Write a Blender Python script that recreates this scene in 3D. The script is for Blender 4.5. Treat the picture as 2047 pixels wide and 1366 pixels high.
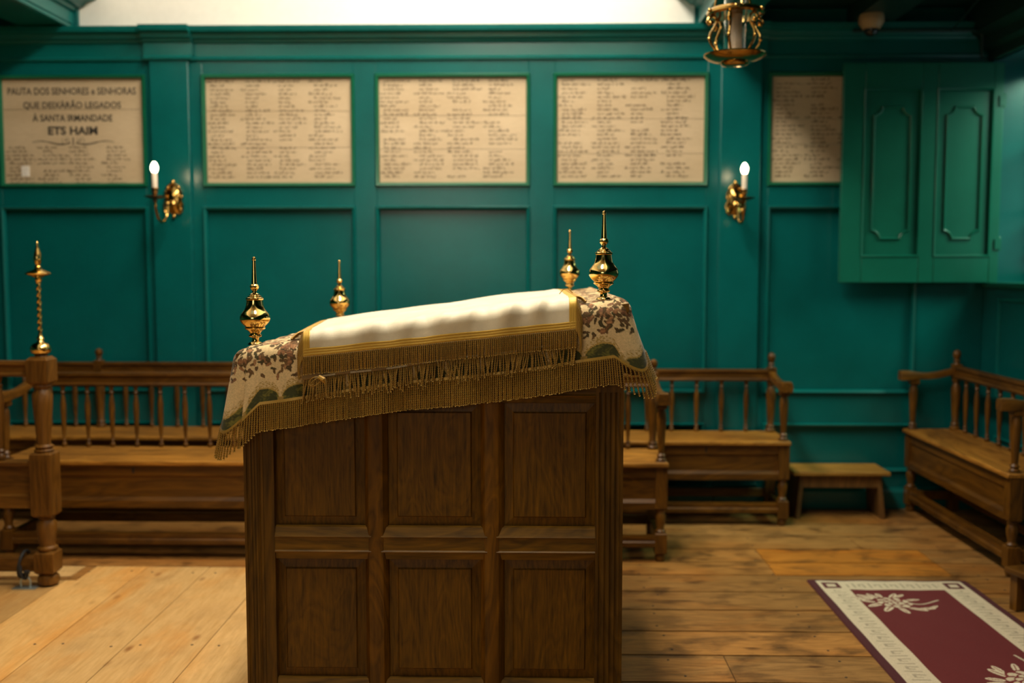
import bpy, bmesh, math, random
import numpy as np
from mathutils import Vector, Matrix
random.seed(7); rng = np.random.default_rng(7)
PI = math.pi
SC = bpy.context.scene; COL = SC.collection
for o in list(bpy.data.objects): bpy.data.objects.remove(o)

# ------------------------------------------------------------------ camera, world, lights, exposure
cam_d = bpy.data.cameras.new('camera'); cam = bpy.data.objects.new('camera', cam_d); COL.objects.link(cam)
cam_d.lens = 35; cam_d.sensor_width = 36; cam_d.clip_start = .05
cam.location = (0, 0, 1.5); cam.rotation_euler = (math.radians(90-4.253), 0, math.radians(1.191))
cam_d.dof.use_dof = True; cam_d.dof.focus_distance = 2.93; cam_d.dof.aperture_fstop = 1.7; cam_d.dof.aperture_blades = 9
SC.camera = cam
SC.view_settings.view_transform = 'Standard'; SC.view_settings.look = 'None'
SC.view_settings.gamma = 1; SC.view_settings.use_curve_mapping = False
SC.view_settings.exposure = -0.12
W = bpy.data.worlds.new('world'); SC.world = W; W.use_nodes = True
W.node_tree.nodes['Background'].inputs[0].default_value = (.75, .9, 1, 1)
W.node_tree.nodes['Background'].inputs[1].default_value = 0.6

def area(name, loc, rot, sx, sy, power, color, spread=180):
    l = bpy.data.lights.new(name, 'AREA'); l.shape = 'RECTANGLE'; l.size = sx; l.size_y = sy
    l.energy = power; l.color = color; l.spread = math.radians(spread)
    o = bpy.data.objects.new(name, l); COL.objects.link(o); o.location = loc; o.rotation_euler = rot
    return o
# daylight falling through the roof light above the vault
# and the window in the right wall
area('roof_light_daylight', (-.38, 3.7, 4.54), (0, 0, 0), .62, 4.2, 262, (1, .87, .68))
area('rear_fill_light', (-1.3, -2.9, 2.5), (math.radians(80), 0, math.radians(-12)), 1.6, 1.4, 5.5, (1, .86, .66), 80)  # fill lamp added for an unseen rear window, narrowed onto the lectern front
area('side_window_daylight', (4.0, 4.85, 3.40), (0, math.radians(48), math.radians(-32)), 1.3, 1.5, 150, (.62, 1, .74))

# ------------------------------------------------------------------ materials
def newmat(name):
    m = bpy.data.materials.new(name); m.use_nodes = True; nt = m.node_tree
    return m, nt, nt.nodes['Principled BSDF']
def N(nt, t, **kw):
    n = nt.nodes.new(t)
    for k, v in kw.items(): setattr(n, k, v)
    return n
def L(nt, a, b): nt.links.new(a, b)
def coords(nt, scale, kind='Object', rot=(0,0,0)):
    tc = N(nt, 'ShaderNodeTexCoord'); mp = N(nt, 'ShaderNodeMapping')
    mp.inputs['Scale'].default_value = scale; mp.inputs['Rotation'].default_value = rot
    L(nt, tc.outputs[kind], mp.inputs[0]); return mp.outputs[0]
def noise(nt, vec, scale, detail=4, rough=.55, dist=0):
    n = N(nt, 'ShaderNodeTexNoise'); n.inputs['Scale'].default_value = scale; n.inputs['Detail'].default_value = detail
    n.inputs['Roughness'].default_value = rough; n.inputs['Distortion'].default_value = dist
    L(nt, vec, n.inputs['Vector']); return n.outputs['Fac']
def ramp(nt, fac, stops):
    r = N(nt, 'ShaderNodeValToRGB'); e = r.color_ramp.elements
    while len(e) < len(stops): e.new(.5)
    for i, (p, c) in enumerate(stops):
        e[i].position = p; e[i].color = (*c, 1) if len(c) == 3 else c
    L(nt, fac, r.inputs[0]); return r.outputs['Color']
def mix(nt, fac, a, b, mode='MIX'):
    m = N(nt, 'ShaderNodeMix', data_type='RGBA', blend_type=mode)
    for s, v in ((m.inputs[0], fac), (m.inputs[6], a), (m.inputs[7], b)):
        if isinstance(v, (int, float)): s.default_value = v
        elif isinstance(v, tuple): s.default_value = (*v, 1)
        else: L(nt, v, s)
    return m.outputs[2]
def bump(nt, h, strength, dist, bs):
    b = N(nt, 'ShaderNodeBump'); b.inputs['Strength'].default_value = strength; b.inputs['Distance'].default_value = dist
    L(nt, h, b.inputs['Height']); L(nt, b.outputs[0], bs.inputs['Normal'])
def plain(name, c, rough=.5, metal=0, var=0.12, vs=30, spec=.5):
    m, nt, bs = newmat(name); v = coords(nt, (1,1,1)); f = noise(nt, v, vs)
    L(nt, ramp(nt, f, [(.3, tuple(x*(1-var) for x in c)), (.7, tuple(min(1, x*(1+var)) for x in c))]), bs.inputs['Base Color'])
    bs.inputs['Roughness'].default_value = rough; bs.inputs['Metallic'].default_value = metal
    bs.inputs['Specular IOR Level'].default_value = spec
    return m
def emis(name, c, s):
    m, nt, bs = newmat(name); bs.inputs['Base Color'].default_value = (*c, 1)
    bs.inputs['Emission Color'].default_value = (*c, 1); bs.inputs['Emission Strength'].default_value = s; return m
def wood(name, dark, light, axis, fine=60, rough=.42, streak=1.0, ringmix=.25, blotch=.0, coat=0.0, off=0):
    m, nt, bs = newmat(name)
    s = {'x': (.07, 1, 1), 'y': (1, .07, 1), 'z': (1, 1, .07)}[axis]
    s2 = {'x': (.25, 1, 1), 'y': (1, .25, 1), 'z': (1, 1, .25)}[axis]
    v = coords(nt, s); v2 = coords(nt, s2)
    f1 = noise(nt, v, fine, 6, .65, .3)
    f2 = noise(nt, v2, 5+off, 3, .5, 1.6)
    mm = N(nt, 'ShaderNodeMath', operation='MULTIPLY'); L(nt, f2, mm.inputs[0]); mm.inputs[1].default_value = 14
    fr = N(nt, 'ShaderNodeMath', operation='PINGPONG'); L(nt, mm.outputs[0], fr.inputs[0]); fr.inputs[1].default_value = 1
    cm = N(nt, 'ShaderNodeMix'); cm.inputs[0].default_value = ringmix
    L(nt, f1, cm.inputs[2]); L(nt, fr.outputs[0], cm.inputs[3])
    c = ramp(nt, cm.outputs[0], [(.22, dark), (.78, light)])
    big = noise(nt, coords(nt, s2), 2.6+off*.1, 3, .5)
    c = mix(nt, .75, c, ramp(nt, big, [(.3, (.5, .45, .4)), (.7, (1.25, 1.2, 1.1))]), 'MULTIPLY')
    if blotch: 
        bl = noise(nt, coords(nt, s2), 9, 4, .6, .5)
        c = mix(nt, ramp(nt, bl, [(.52, (0,0,0)), (.72, (blotch,)*3)]), c, (dark[0]*.35, dark[1]*.38, dark[2]*.5))
    L(nt, c, bs.inputs['Base Color']); bs.inputs['Roughness'].default_value = rough
    bs.inputs['Coat Weight'].default_value = coat; bs.inputs['Coat Roughness'].default_value = .3; bs.inputs['Specular IOR Level'].default_value = .32
    bump(nt, f1, .18, .002, bs); return m
def tint_wood(name, axis, base, dark, rough, stain, knots=True):
    m, nt, bs = newmat(name)
    at = N(nt, 'ShaderNodeAttribute', attribute_name='tint')
    s = (.10, 1, 1) if axis == 'x' else (1, .10, 1)
    v = coords(nt, s)
    sh = N(nt, 'ShaderNodeVectorMath', operation='ADD'); L(nt, v, sh.inputs[0]); L(nt, at.outputs['Vector'], sh.inputs[1])
    f1 = noise(nt, sh.outputs[0], 80, 7, .65, .2); f2 = noise(nt, sh.outputs[0], 6, 4, .55, 2.2)
    mm = N(nt, 'ShaderNodeMath', operation='MULTIPLY'); L(nt, f2, mm.inputs[0]); mm.inputs[1].default_value = 16
    fr = N(nt, 'ShaderNodeMath', operation='PINGPONG'); L(nt, mm.outputs[0], fr.inputs[0]); fr.inputs[1].default_value = 1
    cm = N(nt, 'ShaderNodeMix'); cm.inputs[0].default_value = .22 if axis == 'x' else .10; L(nt, f1, cm.inputs[2]); L(nt, fr.outputs[0], cm.inputs[3])
    c = ramp(nt, cm.outputs[0], [(.2, dark), (.65, base)])
    c = mix(nt, 1.0, c, at.outputs['Color'], 'MULTIPLY')
    st = noise(nt, coords(nt, (.6, 1, 1) if axis == 'x' else (1, .6, 1)), 7, 6, .62, .3)
    c = mix(nt, ramp(nt, st, [(.50, (0,0,0)), (.70, (stain,)*3)]), c, (dark[0]*.5, dark[1]*.5, dark[2]*.6))
    og = noise(nt, coords(nt, (.3, 1, 1) if axis == 'x' else (1, .3, 1)), 4.5, 4, .6, .6)
    c = mix(nt, ramp(nt, og, [(.48, (0,0,0)), (.72, (.8,)*3)]), c, mix(nt, 1.0, c, (1.0, .74, .42), 'MULTIPLY'))
    if knots:
        vo = N(nt, 'ShaderNodeTexVoronoi'); vo.inputs['Scale'].default_value = 5.2
        L(nt, coords(nt, (.55, 1.3, 1) if axis == 'x' else (1.3, .55, 1)), vo.inputs['Vector'])
        c = mix(nt, ramp(nt, vo.outputs['Distance'], [(.0, (.95,)*3), (.05, (.7,)*3), (.13, (0,0,0))]), c, (dark[0]*.45, dark[1]*.3, dark[2]*.2))
    L(nt, c, bs.inputs['Base Color']); bs.inputs['Roughness'].default_value = rough
    bump(nt, f1, .15, .002, bs); return m

M = {}
def teal(name, c, rough, bstr=.25):
    m, nt, bs = newmat(name); v = coords(nt, (1,1,1))
    a = noise(nt, v, 2.2, 5, .6); b = noise(nt, v, 26, 4, .6)
    c1 = ramp(nt, a, [(.3, tuple(x*.86 for x in c)), (.7, tuple(x*1.12 for x in c))])
    L(nt, c1, bs.inputs['Base Color']); bs.inputs['Roughness'].default_value = rough
    bs.inputs['Specular IOR Level'].default_value = .5
    bump(nt, b, bstr, .0015, bs); return m
M['teal'] = teal('teal_gloss_paint', (.0012, .106, .104), .24)
M['teal_trim'] = teal('teal_trim_paint', (.0015, .120, .112), .28, .1)
M['green_frame'] = teal('green_frame_paint', (.004, .115, .055), .3, .1)
M['shutter'] = teal('green_shutter_paint', (.006, .130, .085), .27)
M['white'] = plain('white_plaster', (.86, .84, .78), .8, var=.02)
M['soffit'] = teal('shade_darkened_teal_paint', (.003, .030, .024), .45)  # wall teal darkened so the colour carries the shade of the side ceilings
M['oak'] = wood('dark_oak_upright_grain', (.040, .018, .0005), (.185, .088, .0040), 'z', 75, .45)
M['oak2'] = wood('dark_oak_muntin_grain', (.054, .021, .0005), (.250, .108, .0045), 'z', 60, .42, off=2)
M['oakx'] = wood('dark_oak_rail_grain', (.050, .025, .001), (.235, .115, .006), 'x', 70, .50, off=1)
M['oakp'] = wood('figured_oak_panel_grain', (.030, .013, .0003), (.235, .110, .0040), 'z', 120, .46, ringmix=.14, off=4)
for a in 'xyz':
    M['bench'+a] = wood('bench_oak_'+a, (.046, .017, .001), (.170, .070, .005), a, 50, .42, coat=.08)
    M['seat'+a] = wood('worn_seat_oak_'+a, (.13, .050, .005), (.50, .230, .034), a, 40, .45, blotch=.5)
    M['rail'+a] = wood('railing_oak_'+a, (.062, .024, .002), (.205, .088, .011), a, 50, .42, coat=.08)
M['stool'] = wood('worn_stool_pine', (.20, .09, .012), (.52, .27, .05), 'x', 40, .5, blotch=.7)
M['stoolz'] = wood('stool_leg_pine', (.07, .035, .010), (.20, .10, .028), 'z', 40, .5)
M['floorL'] = tint_wood('pale_pine_boards', 'y', (.76, .47, .185), (.54, .29, .085), .42, .30)
M['floorR'] = tint_wood('worn_brown_boards', 'x', (.38, .195, .055), (.14, .062, .014), .42, 1.0)
M['gap'] = plain('floor_gap_underlay', (.015, .010, .006), .9)  # dark underlay showing in the joints between boards
M['nail'] = plain('nail_head_iron', (.05, .045, .045), .5, .6)
def brass(name, c, rough):
    m = plain(name, c, rough, 1, .10, 40); return m
M['brass'] = brass('polished_brass', (.78, .54, .19), .10)
M['brass_old'] = brass('aged_brass', (.46, .29, .085), .16)
M['brass_dark'] = brass('tarnished_brass', (.22, .11, .03), .28)
M['candle'] = plain('ivory_candle_sleeve', (.80, .70, .56), .5, var=.03)
M['bulb'] = emis('lit_bulb_glass', (1, .76, .44), 26)
M['black'] = plain('black_webbing', (.012, .012, .013), .7)
M['steel'] = plain('galvanised_steel', (.45, .52, .52), .35, .8)
M['dome'] = plain('cream_camera_housing', (.40, .28, .14), .5)
M['lens'] = plain('smoked_dome_plastic', (.01, .012, .012), .08)
M['board'] = None
def board_mat():
    m, nt, bs = newmat('aged_cream_board'); v = coords(nt, (.5, 1, 1.5))
    a = noise(nt, v, 2.0, 5, .6); b = noise(nt, v, 60, 5, .7)
    c = ramp(nt, a, [(.3, (.50, .38, .235)), (.7, (.66, .53, .36))])
    c = mix(nt, .25, c, ramp(nt, b, [(.35, (.75, .72, .7)), (.7, (1.1, 1.1, 1.1))]), 'MULTIPLY')
    L(nt, c, bs.inputs['Base Color']); bs.inputs['Roughness'].default_value = .33; return m
M['board'] = board_mat()
M['ink'] = plain('faded_dark_ink', (.060, .042, .020), .6)
M['ink_dark'] = plain('black_letter_paint', (.035, .032, .026), .6)
M['label_white'] = plain('white_paper_label', (.8, .75, .68), .7)
def attr_mat(name, rough, noise_amt=.25, sheen=.3, bs_=.4, scale=500):
    m, nt, bs = newmat(name); at = N(nt, 'ShaderNodeAttribute', attribute_name='col')
    f = noise(nt, coords(nt, (1,1,1)), scale, 3, .7)
    c = mix(nt, noise_amt, at.outputs['Color'], ramp(nt, f, [(.3, (.25,.25,.25)), (.7, (1.5,1.5,1.5))]), 'MULTIPLY')
    L(nt, c, bs.inputs['Base Color']); bs.inputs['Roughness'].default_value = rough
    bs.inputs['Sheen Weight'].default_value = sheen; bs.inputs['Sheen Roughness'].default_value = .4
    bump(nt, f, bs_, .002, bs); return m
M['tapestry'] = attr_mat('woven_floral_tapestry', .85, .35, .15)
M['rugmat'] = attr_mat('maroon_rug_pile', .95, .35, .0, .6, 260)
def cloth(name, c, rough=.85, sheen=.25, sc=900, metal=0):
    m, nt, bs = newmat(name); v = coords(nt, (1,1,1)); f = noise(nt, v, sc, 3, .6); g = noise(nt, v, 9, 4, .6)
    col = mix(nt, .6, ramp(nt, g, [(.3, tuple(x*.80 for x in c)), (.7, tuple(min(1,x*1.1) for x in c))]), ramp(nt, f, [(.3, (.8,.8,.8)), (.7, (1.1,1.1,1.1))]), 'MULTIPLY')
    L(nt, col, bs.inputs['Base Color']); bs.inputs['Roughness'].default_value = rough; bs.inputs['Metallic'].default_value = metal
    bs.inputs['Sheen Weight'].default_value = sheen; bump(nt, f, .25, .0012, bs); return m
M['cream'] = cloth('cream_silk', (.80, .71, .52), .6)
M['gold_band'] = cloth('gold_braid', (.66, .40, .055), .45, .1, 700, .25)
M['gold_cord'] = cloth('gold_bullion_cord', (.46, .26, .034), .38, .1, 500, .3)
M['gold_cord2'] = cloth('tarnished_bullion_cord', (.48, .28, .050), .40, .1, 500, .3)
M['old_silk'] = cloth('frayed_brown_silk', (.26, .17, .07), .7)
M['tape'] = cloth('pale_hem_tape', (.55, .47, .34), .7)
def glass():
    m, nt, bs = newmat('clear_glass'); bs.inputs['Base Color'].default_value = (.95, .98, .97, 1)
    bs.inputs['Roughness'].default_value = .03; bs.inputs['Transmission Weight'].default_value = 1; bs.inputs['IOR'].default_value = 1.3
    return m
M['glass'] = glass()
def thin_glass():
    m, nt, bs = newmat('thin_window_glass'); tr = N(nt, 'ShaderNodeBsdfTransparent'); gl = N(nt, 'ShaderNodeBsdfGlossy'); gl.inputs['Roughness'].default_value = .02
    mx = N(nt, 'ShaderNodeMixShader'); tr.inputs[0].default_value = (.93, .97, .95, 1)
    mx.inputs[0].default_value = .07; L(nt, tr.outputs[0], mx.inputs[1]); L(nt, gl.outputs[0], mx.inputs[2]); L(nt, mx.outputs[0], nt.nodes['Material Output'].inputs[0]); return m
M['pane'] = thin_glass()
M['frost'] = plain('frosted_lamp_tube', (.62, .50, .40), .5)

# ------------------------------------------------------------------ mesh builder
OFF = {}
class MB:
    def __init__(s): s.v = []; s.f = []; s.mi = []; s.cur = 0; s.n = 0; s.tint = None
    def add(s, vs, fs):
        b = len(s.v); s.v.extend([tuple(p) for p in vs]); s.f.extend([tuple(b+i for i in f) for f in fs]); s.mi.extend([s.cur]*len(fs)); return s
    def box(s, x0, x1, y0, y1, z0, z1):
        return s.add([(x0,y0,z0),(x1,y0,z0),(x1,y1,z0),(x0,y1,z0),(x0,y0,z1),(x1,y0,z1),(x1,y1,z1),(x0,y1,z1)],
                     [(0,3,2,1),(4,5,6,7),(0,1,5,4),(1,2,6,5),(2,3,7,6),(3,0,4,7)])
    def block(s, cx, cy, w, z0, z1, c=.006, d=None):      # square post block with chamfered ends
        h = w/2; d = (d or w)/2; vs = []; fs = []
        for z, k in ((z0, c), (z0+c, 0), (z1-c, 0), (z1, c)):
            vs += [(cx-h+k,cy-d+k,z),(cx+h-k,cy-d+k,z),(cx+h-k,cy+d-k,z),(cx-h+k,cy+d-k,z)]
        for i in range(3):
            for j in range(4): fs.append((i*4+j, i*4+(j+1)%4, i*4+4+(j+1)%4, i*4+4+j))
        fs += [(3,2,1,0),(12,13,14,15)]; return s.add(vs, fs)
    def lathe(s, prof, cx=0, cy=0, z=0, n=24, sx=1, sy=1):   # prof: (r, z)
        vs = []; fs = []; m = len(prof)
        for r, h in prof:
            for k in range(n):
                a = 2*PI*k/n; vs.append((cx+r*sx*math.cos(a), cy+r*sy*math.sin(a), z+h))
        for i in range(m-1):
            for k in range(n): fs.append((i*n+k, i*n+(k+1)%n, (i+1)*n+(k+1)%n, (i+1)*n+k))
        if prof[0][0] > 1e-5: fs.append(tuple(reversed(range(n))))
        if prof[-1][0] > 1e-5: fs.append(tuple((m-1)*n+k for k in range(n)))
        return s.add(vs, fs)
    def tube(s, pts, r, n=10, cap=True, twist=0, lobe=0):
        P = [Vector(p) for p in pts]; rs = r if isinstance(r, (list, tuple)) else [r]*len(P)
        vs = []; fs = []; prev = None
        for i, p in enumerate(P):
            t = (P[min(i+1, len(P)-1)]-P[max(i-1, 0)]).normalized()
            if prev is None:
                a = Vector((0,0,1)) if abs(t.z) < .9 else Vector((1,0,0)); prev = t.cross(a).normalized()
            u = (prev - t*prev.dot(t)).normalized(); w = t.cross(u); prev = u
            for k in range(n):
                an = 2*PI*k/n; rr = rs[i]*(1+lobe*math.cos(2*(an-twist*i)))
                q = p+u*math.cos(an)*rr+w*math.sin(an)*rr; vs.append(tuple(q))
        for i in range(len(P)-1):
            for k in range(n): fs.append((i*n+k, i*n+(k+1)%n, (i+1)*n+(k+1)%n, (i+1)*n+k))
        if cap: fs += [tuple(reversed(range(n))), tuple((len(P)-1)*n+k for k in range(n))]
        return s.add(vs, fs)
    def prism(s, poly, axis, a0, a1):                        # poly in the two other axes (in x,y,z order)
        n = len(poly); vs = []
        for a in (a0, a1):
            for p, q in poly: vs.append({'x': (a,p,q), 'y': (p,a,q), 'z': (p,q,a)}[axis])
        fs = [(i, (i+1)%n, n+(i+1)%n, n+i) for i in range(n)] + [tuple(range(n))[::-1], tuple(range(n, 2*n))]
        return s.add(vs, fs)
    def sphere(s, c, r, n=14, m=8, sx=1, sy=1, sz=1):
        pr = [(max(1e-6, r*math.sin(PI*i/m)), -r*sz*math.cos(PI*i/m)) for i in range(m+1)]
        return s.lathe(pr, c[0], c[1], c[2], n, sx, sy)
    def build(s, name, mats, parent=None, world=False, bevel=0, smooth=35, fixn=True, kind=None):
        me = bpy.data.meshes.new(name); o = bpy.data.objects.new(name, me); COL.objects.link(o)
        base = Vector((0,0,0))
        if parent is not None:
            o.parent = parent; OFF[o.name] = OFF.get(parent.name, Vector((0,0,0)))
            if world: base = OFF[o.name]
        v = [(p[0]-base.x, p[1]-base.y, p[2]-base.z) for p in s.v]
        me.from_pydata(v, [], s.f)
        for mt in (mats if isinstance(mats, (list, tuple)) else [mats]): me.materials.append(mt)
        if any(s.mi): me.polygons.foreach_set('material_index', s.mi)
        if s.tint is not None:
            ca = me.color_attributes.new('tint', 'FLOAT_COLOR', 'CORNER')
            arr = []
            for p in me.polygons: arr += list(s.tint[p.index])*len(p.vertices)
            ca.data.foreach_set('color', arr)
        if fixn:
            bm = bmesh.new(); bm.from_mesh(me); bmesh.ops.recalc_face_normals(bm, faces=bm.faces); bm.to_mesh(me); bm.free()
        if smooth:
            me.polygons.foreach_set('use_smooth', [True]*len(me.polygons)); me.set_sharp_from_angle(angle=math.radians(smooth))
        if bevel:
            b = o.modifiers.new('edge', 'BEVEL'); b.width = bevel; b.segments = 2; b.limit_method = 'ANGLE'; b.angle_limit = math.radians(50)
        if kind: o['kind'] = kind
        return o
def tag(o, label, cat, group=None):
    o['label'] = label; o['category'] = cat
    if group: o['group'] = group
    return o
def thing(name, label, cat, loc=(0,0,0), rz=0, group=None):
    o = bpy.data.objects.new(name, None); COL.objects.link(o); o.location = loc; o.rotation_euler = (0,0,rz)
    o.empty_display_size = .05; OFF[o.name] = Vector(loc)
    return tag(o, label, cat, group)
def struct(mb, name, mats, parent=None, **k):
    o = mb.build(name, mats, parent, **k)
    if parent is None: o['kind'] = 'structure'
    return o
def copy_tree(o, parent=None):
    c = o.copy(); COL.objects.link(c)
    if parent: c.parent = parent
    for ch in [x for x in bpy.data.objects if x.parent == o]: copy_tree(ch, c)
    return c
def smoothstep(a, b, x): t = max(0, min(1, (x-a)/(b-a))); return t*t*(3-2*t)

# ================================================================== SETTING
YW = 6.2; XR = 2.765; XL = -5.2; YB = -3.2; ZC = 2.965
# ---- floor: boards running to the back wall at left, boards running across at right and behind
fl = MB(); tints = []
def plank(x0, x1, y0, y1, mi, t, g=.0018):
    n0 = len(fl.f); fl.cur = mi; gy = g*(3 if mi else 1); fl.box(x0+g, x1-g, y0+gy, y1-gy, -.03, 0); tints.extend([t]*(len(fl.f)-n0))
def rt(lo, hi, warm=0):
    b = random.uniform(lo, hi); w = random.uniform(-.05, .05)+warm
    return (b*(1+w), b, b*(1-1.6*w), 1)
XB = -.30
fl.cur = 2; fl.box(XL, XR+.1, YB, YW+.05, -.08, -.006); tints.extend([(1,1,1,1)]*6)
xs = [-.30, -.67, -.985, -1.30, -1.615, -1.93, -2.245]
while xs[-1] > XL: xs.append(xs[-1]-.315)
for i in range(len(xs)-1):
    a, b = xs[i+1], xs[i]
    if b > -2.2:
        if b > -2.0 and a < -2.2: plank(a, b, YB, 4.645, 0, (1, .97, .9, 1)); plank(-2.19, b, 4.645, 4.87, 0, (1, .97, .9, 1), .0005)
        else: plank(a, b, YB, 4.87, 0, rt(.88, 1.12, .0))
    else: plank(a, b, YB, 4.645, 0, rt(.62, .85, .10))
plank(-2.245, -2.19, 4.645, 4.87, 1, (1.1, 1, .9, 1))
plank(XL, -2.245, 4.645, 4.70, 1, (1.1, 1.0, .9, 1))
plank(XL, -2.245, 4.70, 4.785, 0, (.98, 1.0, 1.05, 1)); plank(XL, -2.245, 4.785, 4.87, 0, (.92, .95, 1.0, 1))
plank(XL, XB, 4.87, 5.004, 1, (1.15, 1.0, .85, 1))
ys = [6.26, 6.01, 5.765, 5.507, 5.246, 5.004, 4.79, 4.536, 4.289, 4.03, 3.774, 3.52, 3.27, 3.02]
while ys[-1] > YB: ys.append(ys[-1]-.25)
for i in range(len(ys)-1):
    y1, y0 = ys[i], ys[i+1]; x0 = XL if y0 > 5 else XB
    cuts = [x0]
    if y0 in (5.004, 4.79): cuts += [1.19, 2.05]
    elif abs(y0-3.52) < .01: cuts += [.74]
    else: cuts += [random.uniform(1.3, 2.4)] if i % 2 else []
    if x0 < -1: cuts += [-1.4]
    cuts = sorted(set(cuts))+[XR+.1]
    for a, b in zip(cuts[:-1], cuts[1:]):
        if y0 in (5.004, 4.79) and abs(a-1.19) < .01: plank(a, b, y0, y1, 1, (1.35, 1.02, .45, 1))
        else: plank(a, b, y0, y1, 1, rt(.80, 1.12, random.uniform(-.02, .06)))
fl.cur = 3
for x in xs[:-1]:
    for yj in (2.2, 3.83, 4.78):
        for dx in (-.055, .055):
            if x+dx > -2.2 or yj < 4.6:
                n0 = len(fl.f); fl.lathe([(.006, 0), (.0055, .0008), (1e-5, .001)], x+dx, yj+random.uniform(-.02,.02), 0, 8); tints.extend([(1,1,1,1)]*(len(fl.f)-n0))
for y in ys[:-1]:
    for xj in (.55, 1.17, 2.2):
        for dy in (-.05, -.2):
            if y+dy > 2.6:
                n0 = len(fl.f); fl.lathe([(.0055, 0), (.005, .0008), (1e-5, .001)], xj+random.uniform(-.03,.03), y+dy, 0, 8); tints.extend([(1,1,1,1)]*(len(fl.f)-n0))
fl.tint = tints
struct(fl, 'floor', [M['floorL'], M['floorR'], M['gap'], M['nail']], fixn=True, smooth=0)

# ---- back wall
COLS = [(-4.60, -3.70), (-3.297, -2.393), (-2.032, -1.102), (-.962, -.025), (.132, 1.062), (1.438, 2.345)]
ROWS = [(2.005, 2.675), (.730, 1.870), (.240, .526)]
wl = MB()
wl.box(XL, XR, YW, YW+.12, -.05, 2.95)
wl.box(XL, -2.80, YW-.001, YW+.12, 2.9, 3.3); wl.box(.98, XR+.4, YW-.001, YW+.12, 2.9, 3.3)
yf = YW-.022
edges = [XL]+[e for c in COLS for e in c]+[XR]
for i in range(0, len(edges), 2): wl.box(edges[i], edges[i+1], yf, YW, 0, 2.90)      # stiles
for (a, b) in COLS:                                                                   # rails
    zz = [0]+[e for r in reversed(ROWS) for e in r]+[2.90]
    for i in range(0, len(zz), 2): wl.box(a, b, yf, YW, zz[i], zz[i+1])
wall = struct(wl, 'wall_back', M['teal'], bevel=.003)
def bead_frame(mb, x0, x1, z0, z1, y, w=.022, d=.016, lip=.0):
    # mitred half-round moulding around an opening, standing on the plane y
    prof = [(0, 0), (0, -d*.55), (w*.25, -d), (w*.7, -d*.8), (w, -d*.2), (w, 0)]
    loops = []
    for (i, dy) in prof: loops.append([(x0-lip+i, y+dy, z0-lip+i), (x1+lip-i, y+dy, z0-lip+i), (x1+lip-i, y+dy, z1+lip-i), (x0-lip+i, y+dy, z1+lip-i)])
    vs = [p for l in loops for p in l]; fs = []
    for i in range(len(prof)-1):
        for j in range(4): fs.append((i*4+j, i*4+(j+1)%4, i*4+4+(j+1)%4, i*4+4+j))
    mb.add(vs, fs)
for (a, b) in COLS:
    for r, (z0, z1) in enumerate(ROWS):
        if r == 0: continue
        m = MB(); bead_frame(m, a, b, z0, z1, yf+.002, .024, .026, .008)
        m.build('panel_moulding', M['teal_trim'], wall)
for (a, b) in ((-2.346, -2.107), (1.138, 1.383)):
    m = MB(); m.box(a, b, yf-.035, yf, .13, 2.90); m.box(a-.012, b+.012, yf-.047, yf, 0, .16)
    m.build('pilaster', M['teal'], wall, bevel=.004)
# entablature: architrave bead, frieze, cornice with breaks above the pilasters
def cornice(mb, x0, x1, y):
    prof = [(y+.03, 2.80), (y, 2.80), (y-.002, 2.765), (y-.014, 2.765), (y-.018, 2.777), (y-.006, 2.790), (y-.004, 2.865), (y-.02, 2.872), (y-.028, 2.885),
            (y-.045, 2.892), (y-.055, 2.915), (y-.085, 2.925), (y-.092, 2.948), (y-.092, 2.957), (y+.03, 2.957)]
    mb.prism(prof, 'x', x0, x1)
m = MB(); cornice(m, XL, XR, yf)
for (a, b) in ((-2.346, -2.107), (1.138, 1.383)): cornice(m, a-.03, b+.03, yf-.037)
struct(m, 'trim_1', M['teal_trim'], smooth=30)
m = MB()
m.prism([(yf+.01, 0), (yf-.022, 0), (yf-.022, .105), (yf-.012, .118), (yf-.008, .130), (yf+.01, .132)], 'x', XL, XR)
m.prism([(yf+.01, .225), (yf-.010, .228), (yf-.012, .238), (yf+.01, .243)], 'x', XL, XR)
struct(m, 'baseboard_back', M['teal_trim'])
# lunette and vault: white plaster
x0v, x1v, zs = -2.66, .84, 3.20; cxv = (x0v+x1v)/2; rv = (x1v-x0v)/2
arc = [(cxv-rv*math.cos(PI*i/32), zs+rv*.88*math.sin(PI*i/32)) for i in range(33)]
m = MB(); m.prism([(x0v-.25, 2.93)]+[(x0v-.25, 3.2)]+arc+[(x1v+.25, 3.2), (x1v+.25, 2.93)], 'y', YW+.02, YW+.12)
struct(m, 'wall_back_lunette', M['white'])
m = MB(); n = len(arc); gap = [i for i in range(n-1) if 10 <= i < 22]
vs = [(x, y, z) for y in (YB, 1.4, 6.0, YW+.05) for x, z in arc]; fs = []
for j in range(3):
    for i in range(n-1):
        if j == 1 and i in gap: continue
        fs.append((j*n+i, j*n+i+1, (j+1)*n+i+1, (j+1)*n+i))
m.add(vs, fs); struct(m, 'ceiling_vault', M['white'], fixn=False)
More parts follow.
